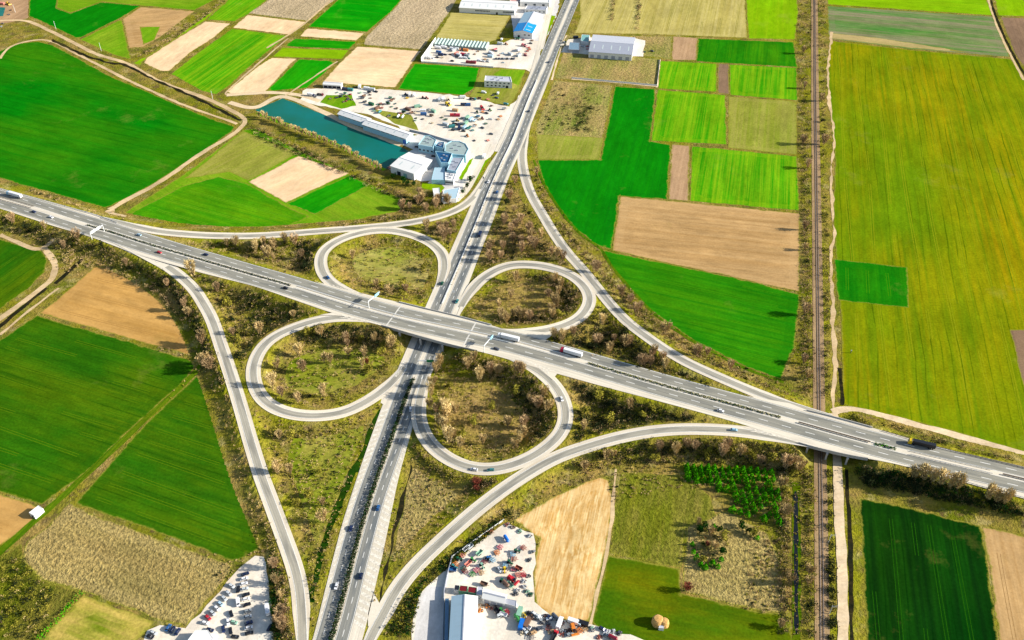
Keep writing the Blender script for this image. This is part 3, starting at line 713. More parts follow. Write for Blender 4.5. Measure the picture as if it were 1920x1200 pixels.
# rough ground of the verges round the crossing
field('stub', [(772, 862), (800, 880), (850, 896), (905, 902), (850, 955), (790, 1010), (742, 1060), (722, 1090), (742, 985)], ((760, 870), (725, 1090)))
field('loopgreen', [(548, 820), (640, 800), (690, 790), (650, 890), (612, 990), (585, 1060), (560, 980), (530, 890)])
H_ = ((800, 700), (900, 702))
field('looptan', [(838, 690), (900, 690), (985, 730), (1022, 765), (1020, 805), (985, 838), (930, 848), (870, 838), (826, 805), (818, 750)], H_)
field('looptan', [(905, 548), (950, 528), (1030, 527), (1070, 548), (1072, 575), (1040, 596), (960, 604), (905, 596), (888, 575)], H_)
field('looppale', [(640, 500), (652, 474), (690, 458), (740, 454), (785, 466), (806, 488), (806, 515), (790, 545), (730, 540), (670, 525)], H_)
field('loopgreen', [(535, 650), (580, 628), (650, 624), (715, 632), (735, 650), (715, 690), (670, 722), (600, 742), (540, 728), (512, 695)], H_)
field('looptan', [(985, 365), (1040, 450), (1075, 500), (1020, 482), (950, 482), (915, 490), (935, 420), (962, 350)], H_)
field('greyg2', [(1556, 62), (1640, 70), (1780, 92), (1820, 99), (1700, 89), (1556, 71)], ((1554, 72), (1893, 107)))
# yards
field('pale', [(575, 166), (660, 165), (740, 169), (870, 180), (955, 200), (985, 165), (1000, 140), (1012, 138), (975, 222), (945, 262), (925, 300), (912, 340), (860, 372), (800, 345), (820, 320), (880, 300), (870, 282), (780, 252), (690, 214), (635, 205), (560, 190)], name='yard', jit=0.8)
field('meadow', [(612, 178), (660, 178), (668, 198), (640, 204), (600, 192)], name='verge')
field('olive', [(700, 205), (770, 215), (785, 245), (740, 232)], name='verge')
field('olive', [(900, 165), (960, 172), (955, 182), (890, 180)], name='verge')
field('pale', [(817, 78), (850, 84), (930, 84), (1005, 60), (1020, 88), (1010, 112), (1000, 138), (985, 130), (925, 126), (790, 116)], name='yard', jit=0.5)
field('concrete', [(960, -40), (1055, -40), (1046, 20), (1030, 60), (1018, 78), (965, 72), (958, 30), (968, 20)], name='yard', jit=0.5)
field('lawn', [(1030, 28), (1042, 30), (1022, 74), (1012, 74)], name='verge')
field('meadow', [(940, 130), (985, 132), (972, 160), (925, 140)], name='verge')
field('concrete', [(735, 262), (790, 252), (860, 262), (885, 285), (880, 300), (855, 335), (790, 340), (735, 322), (722, 312), (765, 285), (775, 280)], name='yard', jit=0.3)
field('concrete', [(835, 340), (870, 335), (868, 355), (858, 375), (826, 378)], name='yard', jit=0.3)
field('lawn', [(792, 342), (828, 346), (834, 352), (826, 360), (790, 352)], name='verge')
field('lawn', [(880, 300), (888, 296), (866, 338), (860, 334)], name='verge')
field('lawn', [(908, 302), (920, 294), (895, 340), (870, 372), (862, 374)], name='verge')
field('pale', [(1065, 74), (1105, 70), (1192, 72), (1210, 76), (1206, 106), (1100, 102), (1052, 98)], name='yard', jit=0.4)
field('pale', [(856, 1046), (900, 1008), (940, 978), (1000, 1000), (1003, 1040), (1000, 1090), (1002, 1128), (1045, 1162), (1110, 1171), (1200, 1197), (1330, 1242), (1330, 1290), (760, 1290), (772, 1200), (776, 1150), (800, 1090)], name='yard', jit=0.6)
field('concrete', [(776, 1200), (783, 1130), (800, 1100), (830, 1100), (834, 1200), (834, 1285), (765, 1285)], name='yard')  # greyer sheet paints in the shadow the long hall casts on the yard
field('pale', [(478, 1042), (497, 1044), (505, 1100), (514, 1200), (520, 1285), (240, 1285), (276, 1182), (300, 1172), (348, 1178), (400, 1122), (450, 1064)], name='car_park', jit=0.4)
field('brown', [(-60, -40), (56, -40), (52, 34), (20, 42), (-60, 50)], name='yard')
M_DIRT = field_mat('dirt_track', A(222, 192, 146), A(200, 168, 120), A(236, 212, 172), 0.3, patch=.06, row_amt=.3, speck=.2)
M_DIRTP = field_mat('pale_dirt_track', A(240, 214, 174), A(222, 192, 148), A(246, 226, 194), 0.3, patch=.08, row_amt=.3, speck=.16)
M_GTRK = field_mat('grass_track', A(84, 122, 6), A(128, 138, 24), A(56, 100, 4), ang_of((30, 1030), (160, 890)), row_amt=.9, row_w=.5, speck=.3)
M_DITCH = field_mat('wet_ditch', A(40, 40, 26), A(70, 58, 34), A(24, 34, 26), 0, patch=.2, row_amt=.6, speck=.4)
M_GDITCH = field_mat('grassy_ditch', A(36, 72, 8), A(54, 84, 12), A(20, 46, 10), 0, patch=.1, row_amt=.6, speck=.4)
TL = {'mid': (13, A(94, 128, 14)), 'yel': (17, A(152, 158, 22)), 'dark': (12, A(36, 92, 10)), 'deepleft': (24, A(26, 136, 10)), 'deep': (20, A(16, 140, 12)), 'mid2': (15, A(74, 144, 12)), 'stripe': (12, A(132, 184, 26)), 'meadow2': (18, A(112, 168, 26)), 'tan': (22, A(172, 134, 84)), 'oliverow': (20, A(148, 142, 60)), 'orange': (20, A(184, 138, 74)), 'vivid': (22, A(60, 176, 20))}
def way(name, pts, wid, mat_, dz=0.0, wob=0.25):
    P = track(pts, 0.0, 2.5, 4); z0 = layer(P[:, :2].tolist()) + dz; P[:, 2] = [max(z0, hgt(q[0], q[1]) + .05) for q in P]; n = len(P)
    j = smooth(rng.normal(0, 1, n), 3) * wob * 2; j2 = smooth(rng.normal(0, 1, n), 3) * wob * 2
    m = MB(); ribbon(m, P, wid / 2 + j, -wid / 2 + j2); return struct(m.build(name, mat_))
way('path', [(-60, 42), (0, 39), (40, 38), (62, 43), (110, 66), (180, 101), (235, 118), (300, 153), (385, 184), (430, 205), (458, 222), (455, 236), (430, 256), (380, 286), (300, 341), (240, 373), (206, 393)], 5.0, M_DIRT)
way('path', [(0, 110), (14, 92), (40, 80), (90, 76), (150, 104), (240, 150), (340, 195), (445, 232)], 3.4, M_DIRT)
way('ditch', [(98, 74), (150, 100), (212, 120), (235, 122), (300, 154), (380, 190), (452, 226)], 3.4, M_DITCH, wob=.6)
way('path', [(425, 178), (500, 174), (560, 178), (600, 190)], 6, M_DIRTP)
way('path', [(215, 395), (196, 400), (236, 410)], 6.0, M_DIRT)
way('path', [(0, 440), (40, 458), (72, 468), (92, 457), (102, 450)], 4.0, M_DIRT)
way('path', [(80, 462), (95, 480), (104, 500), (95, 526), (70, 546), (0, 598), (-60, 640)], 5.0, M_DIRT)
way('ditch', [(156, 486), (130, 508), (104, 532)], 3.6, M_DITCH)
way('ditch', [(88, 540), (40, 578), (0, 611), (-60, 655)], 3.4, M_DITCH)
way('path', [(0, 628), (60, 578), (110, 540)], 2.2, M_DIRT)
way('track', [(380, 684), (330, 734), (262, 796), (160, 892), (75, 968), (0, 1035), (-60, 1085)], 4.6, M_GTRK)
way('track', [(500, 90), (570, 45), (640, -20)], 2.6, M_DIRT)
way('path', [(540, 72), (432, 165), (425, 178)], 2.2, M_DIRT)
way('path', [(632, 115), (520, 190)], 2.0, M_DIRT)
way('path', [(1000, 300), (1020, 345), (1048, 390), (1085, 436), (1125, 466), (1155, 510), (1220, 582), (1300, 640), (1400, 692), (1470, 716)], 2.4, M_GTRK)
way('path', [(1560, 60), (1552, 150), (1563, 250), (1560, 300), (1558, 330), (1561, 400), (1564, 440), (1557, 480), (1561, 560), (1564, 640), (1568, 690), (1561, 735), (1562, 775)], 2.4, M_DIRT, wob=.6)
way('path', [(1560, 772), (1590, 768), (1640, 776), (1720, 797), (1800, 818), (1920, 852), (1990, 872)], 5.6, M_DIRTP)
way('path', [(1562, 775), (1567, 790), (1569, 840), (1571, 880), (1573, 960), (1575, 1010), (1579, 1060), (1580, 1200), (1581, 1290)], 5.6, M_DIRTP, .1)
way('path', [(1156, 880), (1150, 930), (1146, 985), (1128, 1080), (1106, 1170)], 1.5, M_DIRT)
way('ditch', [(1574, 690), (1578, 720), (1580, 760)], 2.2, M_DITCH)
way('ditch', [(1586, 880), (1590, 930), (1594, 1010), (1597, 1200), (1599, 1290)], 2.2, M_DITCH)
way('ditch', [(1855, -20), (1862, 15), (1880, 62), (1905, 112), (1925, 145), (1990, 240)], 3.0, M_DITCH)
way('path', [(1850, -20), (1857, 15), (1875, 62), (1899, 112), (1920, 150)], 2.6, M_DIRT)
way('path', [(1062, 66), (1050, 96), (1034, 150)], 1.6, M_DIRTP)
way('path', [(1072, 148), (1150, 154), (1232, 162)], 2.2, M_DIRTP)
way('path', [(1237, 112), (1232, 164)], 1.6, M_DIRTP)
way('ditch', [(775, 866), (758, 920), (745, 975), (733, 1025), (721, 1085), (712, 1128)], 2.2, M_DITCH, wob=.8)
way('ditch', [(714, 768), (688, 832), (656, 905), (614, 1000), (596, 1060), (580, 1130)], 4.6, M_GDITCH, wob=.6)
way('road', [(1040, -20), (1020, 60), (1003, 130), (985, 172), (958, 232), (935, 285)], 8.0, M_CONC, wob=0)
way('road', [(1072, 80), (1046, 84), (1030, 90)], 7.0, M_CONC, wob=0)
way('road', [(858, 378), (880, 350), (905, 300), (918, 270)], 5.0, M_CONC, wob=0)
wheel_tracks()
# water: the works pond and the long narrow pool beside the railway
k = NT('pond_water', 0.35, 0.12); c = k.mix(k.noise(k.pos(), 0.03, 3), A(2, 118, 110), A(18, 108, 88)); M_WATER = k.done(c)
k = NT('dark_pool_water', 0.1, 0.5); M_POOL = k.done(k.mix(k.noise(k.pos(), 0.2, 3), A(16, 20, 22), A(28, 30, 24)))
FZ[0] = max(b[4] for b in BOXES) + .01
struct(poly_sheet('water', [(478, 206), (530, 184), (605, 214), (655, 239), (750, 275), (768, 284), (752, 298), (742, 306), (722, 316), (697, 303), (620, 262), (555, 236), (500, 216)], M_WATER, FZ[0], .3))
way('verge', [(1492.5, 905), (1493, 1000), (1494, 1100), (1494, 1200), (1492, 1215)], 4.6, FM[('mossy', round(ang_of((1141, 1041), (1275, 1066)), 2))], wob=.5)
PL = track([(1491.5, 921), (1492, 1000), (1492.5, 1100), (1493, 1188)], 0, 2.5, 2); PL[:, 2] = BOXES[-1][4] + .006; m = MB(); hw_ = 1.25 + smooth(rng.normal(0, .5, len(PL)), 2); hw_[0] = hw_[-1] = .2; hw_[1] = hw_[-2] = .9
ribbon(m, PL, hw_, -hw_ * .9); struct(m.build('water', M_POOL))
struct(poly_sheet('water', [(-40, 12), (10, 14), (6, 30), (-40, 34)], M_WATER, FZ[0] + .01, .2))
way('path', [(430, 192), (478, 202), (530, 181), (606, 210), (656, 235), (752, 272)], 6.5, M_DIRTP, wob=.1)
way('verge', [(484, 210), (502, 220), (560, 242), (622, 266), (698, 306), (722, 319)], 5.0, FM[('meadow', round(ang_of(*V), 2))] if ('meadow', round(ang_of(*V), 2)) in FM else M_GTRK)

# railway: ballast, sleepers, two rails
M_BAL = field_mat('ballast', A(178, 148, 108), A(150, 122, 88), A(198, 168, 126), ang_of(*V), patch=.1, row_amt=.4, speck=.3, speck_s=1.2)
M_SLP = paint('sleeper_wood', A(124, 98, 70), .9); M_RAIL = paint('rail_steel', A(224, 206, 190), .4, .5, .6)
m = MB(); ribbon(m, RAIL, 3.0, -3.0, 0.0); ribbon(m, RAIL, -3.0, -3.9, -.02); ribbon(m, RAIL, 3.9, 3.0, -.02); railway = struct(m.build('railway', M_BAL))
m = MB(); N_, T_ = normals(RAIL)
for i in range(len(RAIL)):
    for q in (0, 1.0, 2.0):
        p_ = RAIL[i, :2] + T_[i] * q; m.box((p_[0], p_[1], RAIL[i, 2] + .08), (.28, 2.7, .14), math.atan2(T_[i, 1], T_[i, 0]))
m.build('sleepers', M_SLP, railway)
for sgn in (-1, 1):
    m = MB()
    for i in range(len(RAIL) - 1):
        a, b = RAIL[i], RAIL[i + 1]; c_ = (a + b) / 2; L_ = np.linalg.norm(b - a)
        m.box((c_[0] + N_[i, 0] * sgn * .8, c_[1] + N_[i, 1] * sgn * .8, c_[2] + .24), (L_, .2, .17), math.atan2(b[1] - a[1], b[0] - a[0]))
    m.build('rail', M_RAIL, railway)
# ------------------------------------------------------------------ trees and scrub
def leaf_mat(name, c1, c2, trans=0.0):
    k = NT(name, 1.0, 0.0)
    oi = k.n('ShaderNodeObjectInfo'); f = k.noise(k.pos(), 0.35, 2, 0.6, 0.3, 0.7)
    c = k.mix(f, c1, c2)
    return k.done(k.gain(c, oi.outputs['Random'], 0.75, 1.2))
LM = {
 'bare': leaf_mat('bare_twigs', A(214, 182, 136), A(176, 146, 106)),
 'tan': leaf_mat('tan_twigs', A(224, 196, 136), A(188, 160, 110)),
 'gold': leaf_mat('pale_gold_twigs', A(246, 220, 158), A(222, 194, 130)),
 'olive': leaf_mat('olive_leaves', A(164, 152, 60), A(128, 124, 42)),
 'dark': leaf_mat('dark_leaves', A(34, 52, 30), A(58, 58, 34)),
 'green': leaf_mat('bright_green_needles', A(100, 186, 14), A(52, 150, 8)),
 'ever': leaf_mat('dark_evergreen_leaves', A(16, 56, 16), A(34, 74, 18)),
 'rust': leaf_mat('rusty_twigs', A(160, 84, 66), A(120, 66, 52)),
}
M_BARK = paint('bark', A(112, 90, 68), .9, .1)
def crown_mesh(kind, h, r, seed):
    R = random.Random(seed); vs, fs = [], []
    twig = kind in ('bare', 'tan', 'gold', 'rust')
    def tri(a, b, c): o = len(vs); vs.extend([a, b, c]); fs.append((o, o + 1, o + 2))
    if twig:
        lobes = [(R.uniform(0, 2 * PI), R.uniform(.15, 1.0)) for _ in range(R.randint(9, 14))]
        for i in range(1000):
            a0, q = R.choice(lobes); a = a0 + R.gauss(0, .5); t = R.random() ** .6
            rr = r * (.25 + .75 * t) * (q * .6 + .4 * R.random()); z = h * (.16 + .80 * t * (1.05 - .28 * (rr / r) ** 2)) + R.gauss(0, .06) * h
            p_ = Vector((rr * math.cos(a), rr * math.sin(a), max(.15 * h, z)))
            d = Vector((math.cos(a) * .6 + R.gauss(0, .35), math.sin(a) * .6 + R.gauss(0, .35), 1.0)).normalized() * R.uniform(.45, .95) * (h / 7)
            s_ = Vector((R.gauss(0, 1), R.gauss(0, 1), R.gauss(0, .4))).normalized() * R.uniform(.09, .2) * (h / 7) ** .5
            tri(p_ - s_, p_ + s_, p_ + d)
    else:
        cone = kind == 'green'
        lob = [Vector((R.gauss(0, .45), R.gauss(0, .45), R.uniform(.35, .8))) for _ in range(6)]
        for i in range(300):
            if cone:
                z = R.random() ** 1.3; rr = r * (1.02 - z) * R.uniform(.7, 1.1); a = R.uniform(0, 2 * PI)
                p_ = Vector((rr * math.cos(a), rr * math.sin(a), h * (.06 + .92 * z)))
            else:
                c_ = R.choice(lob); d = Vector((R.gauss(0, 1), R.gauss(0, 1), R.gauss(0, 1))).normalized() * R.uniform(.3, .52)
                p_ = Vector(((c_.x + d.x) * r, (c_.y + d.y) * r, max(.08, c_.z + d.z * .6) * h))
            s_ = R.uniform(.2, .4) * (h / 4) ** .5
            u = Vector((R.gauss(0, 1), R.gauss(0, 1), R.gauss(0, .6))).normalized() * s_; w_ = Vector((R.gauss(0, 1), R.gauss(0, 1), R.gauss(0, .6))).normalized() * s_
            o = len(vs); vs.extend([p_ - u, p_ - w_, p_ + u, p_ + w_]); fs.append((o, o + 1, o + 2, o + 3))
    m = MB(); m.add(vs, fs); return m
PROTO = []; TREES = {}
for kind, h, r, n in (('bare', 7.0, 2.9, 3), ('tan', 6.5, 2.9, 3), ('gold', 8.0, 2.8, 3), ('olive', 5.0, 2.6, 3), ('dark', 4.2, 2.4, 3), ('green', 4.6, 1.9, 3), ('ever', 6.0, 2.6, 2), ('rust', 4.5, 2.6, 2)):
    for i in range(n):
        t = thing({'green': 'young_conifer', 'dark': 'shrub', 'ever': 'evergreen_tree'}.get(kind, 'tree'), 'tree', 'tree')
        crown_mesh(kind, h, r, 31 * i + len(PROTO)).build('crown', LM[kind], t)
        m = MB(); m.cyl((0, 0, -.3), (.05, 0, h * .4), .2, 6, 0, .12)
        if kind not in ('green', 'dark'):
            for j in range(4):
                a = j * PI / 2 + .4 * i; m.cyl((.03, 0, h * (.24 + .04 * j)), (r * .55 * math.cos(a), r * .55 * math.sin(a), h * (.55 + .06 * j)), .10, 5, 0, .04)
        m.build('trunk', M_BARK, t)
        TREES.setdefault(kind, []).append(reg(t)); PROTO.append(t)
LOOK = {'bare': 'bare pinkish brown tree', 'tan': 'bare tan tree', 'gold': 'pale golden twiggy tree', 'olive': 'olive green bushy tree', 'dark': 'dark green shrub',
        'green': 'bright green young conifer', 'ever': 'dark evergreen tree', 'rust': 'rusty red shrub'}
def scatter(poly, n, margin):
    xs = [p_[0] for p_ in poly]; ys = [p_[1] for p_ in poly]; out = []; tries = 0
    while len(out) < n and tries < n * 60:
        tries += 1; x = random.uniform(min(xs), max(xs)); y = random.uniform(min(ys), max(ys))
        if not inside(poly, x, y): continue
        p_ = gnd(x, y)
        if near_road(p_.x, p_.y) < margin: continue
        out.append(p_)
    return out
NTREE = [0]
def put_tree(kind, p_, where, sc=None, group=None):
    s_ = sc or random.uniform(.75, 1.25)
    big = 'tall ' if s_ > 1.12 else ('low ' if s_ < .88 else '')
    s_ *= {'green': 1.0, 'ever': 1.1, 'dark': 1.2, 'rust': 1.2}.get(kind, 1.32)
    lab = big + LOOK[kind] + ' ' + where
    dup(random.choice(TREES[kind]), p_, random.uniform(0, 2 * PI), (s_ * random.uniform(.85, 1.15), s_ * random.uniform(.85, 1.15), s_), lab, group or ('trees ' + where)); NTREE[0] += 1
SCR = {k_: [] for k_ in ('bare', 'tan', 'olive', 'dark', 'gold', 'ever')}
def wchoice(mix): return random.choices(list(mix), list(mix.values()))[0]
def plants(poly, ntree, tmix, nscrub, smix, where, margin=2.2, s=1.0):
    for p_ in scatter(poly, round(ntree * .74), margin + 2.6): put_tree(wchoice(tmix), p_, where)
    for p_ in scatter(poly, nscrub, margin): SCR[wchoice(smix)].append((p_, random.uniform(.7, 1.5) * s))
DK = dict(dark=7, olive=1.3, bare=1.5, tan=.7); MX = dict(bare=4, tan=3, dark=3, olive=2); TN = dict(bare=3, tan=4, olive=2, dark=1); GR = dict(olive=4, tan=3, dark=2)
TB = dict(bare=5, tan=3, dark=1); TO = dict(olive=3, tan=4, gold=1, bare=2); TD = dict(dark=3, bare=3, olive=2, tan=2)
plants([(0, 398), (100, 430), (170, 452), (250, 487), (290, 505), (360, 548), (395, 602), (385, 602), (340, 570), (270, 522), (180, 482), (90, 462), (0, 428)], 10, TD, 420, DK, 'on the bank below the motorway')
plants([(296, 505), (355, 548), (400, 622), (430, 705), (446, 760), (424, 740), (405, 700), (380, 690), (375, 640), (335, 575)], 12, TB, 330, DK, 'beside the slip road by the orange field')
plants([(412, 700), (440, 760), (470, 850), (500, 940), (545, 1060), (560, 1200), (528, 1200), (512, 1040), (488, 945), (458, 850), (425, 750)], 14, TB, 330, MX, 'along the slip road beside the green fields')
plants([(330, 455), (420, 456), (500, 452), (598, 446), (588, 480), (588, 512), (540, 507), (480, 490), (400, 470)], 20, dict(bare=4, tan=3, gold=2, dark=2), 300, MX, 'between the motorway and the upper slip road')
plants([(555, 455), (600, 450), (592, 510), (560, 505)], 0, TD, 110, dict(dark=1), '')
plants([(322, 495), (400, 525), (480, 549), (600, 588), (560, 600), (500, 625), (470, 662), (452, 692), (425, 612), (390, 558)], 14, TD, 520, DK, 'below the motorway west of the loop')
plants([(520, 642), (570, 614), (650, 610), (720, 622), (752, 642), (742, 682), (700, 728), (640, 758), (570, 762), (510, 738), (490, 700)], 30, TO, 200, GR, 'inside the south-west loop')
plants([(580, 612), (700, 610), (752, 640), (740, 652), (640, 645), (560, 640)], 4, TD, 260, DK, 'inside the south-west loop')
plants([(830, 672), (900, 668), (1000, 715), (1045, 748), (1042, 810), (1000, 848), (930, 866), (860, 853), (802, 800), (800, 745)], 34, dict(tan=4, gold=2, bare=3, olive=1), 300, dict(tan=5, bare=3, olive=2, gold=1), 'inside the south-east loop')
plants([(845, 652), (960, 685), (1018, 715), (1048, 748), (1042, 820), (1000, 850), (985, 790), (955, 730), (880, 690), (842, 668)], 12, TD, 420, dict(dark=5, bare=2, tan=2, olive=1), 'inside the south-east loop')
plants([(890, 537), (950, 517), (1040, 517), (1085, 545), (1088, 580), (1060, 600), (980, 610), (900, 603), (872, 592)], 12, TN, 240, TN, 'inside the north-east loop')
plants([(975, 515), (1050, 518), (1090, 550), (1085, 585), (1040, 606), (905, 612), (940, 596), (1035, 580), (1045, 545)], 16, TB, 380, dict(dark=4, bare=4, tan=2), 'inside the north-east loop')
plants([(972, 335), (1000, 392), (1060, 488), (1095, 530), (1040, 490), (960, 486), (905, 508), (893, 485), (925, 410), (955, 340)], 40, TB, 420, dict(bare=4, dark=4, tan=1), 'between straight road and long slip road')
plants([(612, 520), (622, 475), (660, 452), (730, 440), (800, 462), (824, 500), (808, 555), (790, 572), (700, 548), (640, 530)], 8, dict(olive=1, tan=1), 150, GR, 'inside the north-west loop')
plants([(640, 530), (700, 548), (790, 572), (808, 555), (795, 545), (720, 535), (660, 520)], 4, TN, 90, MX, 'inside the north-west loop')
plants([(780, 438), (850, 408), (882, 400), (850, 470), (836, 470), (822, 452)], 9, TB, 120, MX, 'between the upper slip road and straight road')
plants([(1045, 632), (1110, 592), (1128, 572), (1180, 632), (1260, 692), (1350, 730), (1395, 744), (1330, 724), (1200, 692), (1100, 662), (1022, 640)], 32, dict(bare=4, tan=3, dark=3, gold=1), 620, DK, 'between motorway and slip road by the green field')
plants([(994, 318), (1006, 318), (1040, 398), (1080, 448), (1140, 516), (1222, 596), (1300, 652), (1400, 704), (1500, 752), (1445, 733), (1350, 692), (1270, 653), (1190, 602), (1120, 530), (1060, 456), (1015, 384)], 14, TB, 700, MX, 'along the edge of the long green field', 1.2)
plants([(1072, 712), (1140, 735), (1240, 765), (1330, 790), (1385, 801), (1300, 799), (1220, 802), (1140, 820), (1078, 838), (1072, 790), (1090, 750)], 18, TD, 480, DK, 'between motorway and the lower slip road')
plants([(1060, 870), (1150, 836), (1240, 822), (1350, 822), (1500, 842), (1515, 902), (1480, 892), (1400, 872), (1290, 870), (1170, 870), (1100, 887)], 30, dict(tan=4, bare=3, olive=2), 640, dict(bare=2, dark=4, olive=3, tan=2), 'above the conifer plantation')
plants([(1458, 882), (1478, 880), (1480, 1000), (1478, 1190), (1462, 1190), (1460, 1000)], 8, TN, 240, MX, 'beside the narrow pool')
plants([(1598, 872), (1700, 888), (1800, 908), (1920, 948), (1920, 972), (1830, 950), (1720, 930), (1615, 912)], 6, dict(dark=2, ever=1), 520, dict(dark=6, ever=3, bare=1), 'under the bank at the dark field')
for x_, y_ in ((1712, 898), (1728, 902), (1745, 906), (1762, 912), (1778, 917), (1850, 940), (1865, 945), (1880, 947), (1792, 918)):
    put_tree('gold', gnd(x_, y_), 'under the bank at the dark field', random.uniform(1.0, 1.3))
plants([(1497, 0), (1524, 0), (1530, 400), (1532, 735), (1502, 735), (1506, 500), (1500, 250)], 12, TB, 620, dict(bare=5, tan=2, dark=4), 'left of the railway', 1.2)
plants([(1533, 0), (1547, 0), (1548, 300), (1554, 500), (1556, 755), (1541, 755), (1537, 300)], 4, TN, 380, dict(tan=3, dark=4, olive=2), 'right of the railway', 1.0)
plants([(1510, 882), (1528, 872), (1533, 1200), (1516, 1200)], 3, TN, 160, dict(tan=3, olive=2, dark=2), 'left of the railway below the bridge', 1.0)
plants([(1551, 882), (1565, 882), (1570, 1200), (1552, 1200)], 0, TN, 190, dict(dark=4, olive=3), '', 1.0)
plants([(745, 396), (800, 356), (850, 378), (880, 364), (852, 391), (790, 408)], 18, dict(bare=6, tan=1), 120, MX, 'between the works and the upper slip road')
plants([(455, 229), (500, 246), (600, 293), (700, 336), (800, 381), (790, 391), (690, 352), (590, 307), (490, 264)], 0, TB, 330, dict(dark=4, bare=3), '')
plants([(250, 112), (300, 82), (365, 35), (420, 0), (428, 0), (370, 45), (300, 92), (258, 112)], 0, TB, 110, dict(bare=3, dark=1), '')
plants([(1146, -5), (1155, -5), (1148, 45), (1143, 45)], 0, TB, 50, dict(bare=3, dark=2), '')
plants([(1196, -5), (1205, -5), (1196, 58), (1190, 58)], 0, TB, 70, dict(bare=3, dark=2), '')
plants([(500, 790), (560, 802), (690, 762), (620, 1000), (590, 1120), (545, 1000)], 14, dict(olive=2, tan=3), 190, GR, 'between the slip road and the straight road')
plants([(880, 900), (950, 882), (935, 905), (900, 930)], 3, dict(rust=1), 60, dict(bare=2, dark=2), 'in the wedge of the lower slip road')
plants([(760, 820), (790, 830), (830, 880), (900, 897), (850, 900), (800, 875)], 0, TB, 70, GR, '')
plants([(1305, 985), (1330, 978), (1345, 1000), (1362, 985), (1372, 1000), (1345, 1060), (1320, 1068), (1300, 1050)], 0, TB, 70, dict(ever=3, olive=3, tan=3), '')
plants([(1280, 1098), (1308, 1098), (1308, 1112), (1285, 1112)], 1.4, dict(rust=1), 8, dict(bare=1), 'at the corner of the stubble below the plantation')
plants([(0, 1060), (40, 1045), (110, 1120), (70, 1195), (0, 1195)], 2, dict(olive=1, dark=1), 130, dict(olive=4, dark=3, tan=1), 'in the rough corner by the narrow hedge')
plants([(505, 1045), (520, 1045), (530, 1200), (512, 1200)], 0, TB, 150, dict(ever=3, olive=2, dark=2), '', 1.2)
plants([(700, 1190), (760, 1120), (830, 1055), (900, 1000), (960, 955), (964, 962), (910, 1008), (840, 1062), (790, 1105), (770, 1190)], 0, TB, 260, dict(olive=3, ever=2, dark=3), '', 3.0)
plants([(60, 355), (180, 398), (185, 402), (60, 362)], 0, TB, 60, dict(tan=3, bare=2, dark=1), '', 1.2)
plants([(600, 428), (770, 400), (772, 410), (700, 420), (600, 430)], 0, TB, 80, MX, '', 1.0)
plants([(1590, 790), (1660, 806), (1760, 835), (1900, 870), (1900, 862), (1760, 822), (1660, 795), (1600, 778)], 0, TB, 130, dict(bare=2, tan=3, dark=3, olive=2), '', 1.0)
plants([(440, 470), (390, 440), (150, 440), (120, 470), (100, 520), (150, 490), (200, 500), (165, 480)], 0, TB, 1, MX, '')
plants([(100, 455), (160, 482), (300, 545), (350, 610), (345, 605), (290, 550), (180, 500), (130, 505)], 0, TB, 150, dict(bare=3, tan=3, dark=2), '')
plants([(1035, 160), (1140, 165), (1115, 250), (1010, 250)], 0, TB, 120, dict(bare=4, dark=3), '', 1.0, .7)
plants([(1080, 200), (1110, 200), (1105, 248), (1078, 245)], 0, TB, 60, dict(dark=3, ever=1), '', 1.0)
plants([(300, 68), (350, 35), (355, 40), (310, 72)], 0, TB, 20, dict(bare=1), '')
# the row of pale trees along the pond, thinned by eye
row = resample([gnd(x_, y_) for x_, y_ in ((486, 219), (520, 232), (560, 249), (620, 272), (670, 297), (715, 320))], 4.6)
for p_ in row:
    q = Vector(p_) + Vector((random.gauss(0, .5), random.gauss(0, .5), 0)); put_tree(random.choice(('gold', 'gold', 'tan')), q, 'in the row along the pond', random.uniform(.5, .75))
for x_, y_, w_ in ((363, 522, 'on the bank at the motorway edge, alone and pale'), (840, 790, 'beside the ramp lane')):
    put_tree('gold', gnd(x_, y_), w_, 1.5)
for x_, y_, w_ in ((688, 684, 'in the grass of the south-west loop'),): put_tree('rust', gnd(x_, y_), w_, .9)
for x_, y_ in ((738, 334), (762, 348), (776, 349), (880, 342), (884, 338), (876, 352), (868, 362), (758, 344)): put_tree('ever', gnd(x_, y_), 'on the lawn round the works', random.uniform(.8, 1.2))
for x_, y_ in ((1061, 82), (1060, 87)): put_tree('ever', gnd(x_, y_), 'in front of the grey shed by the road', .6)
for kd, x_, y_, sc_ in (('tan', 824, 690, 1.3), ('tan', 818, 700, 1.1), ('gold', 808, 745, 1.2), ('tan', 806, 765, 1.0), ('gold', 832, 812, 1.2), ('gold', 842, 832, 1.3), ('gold', 822, 800, 1.0), ('tan', 812, 725, 1.1)): put_tree(kd, gnd(x_, y_), 'along the left side of the south-east loop', sc_)
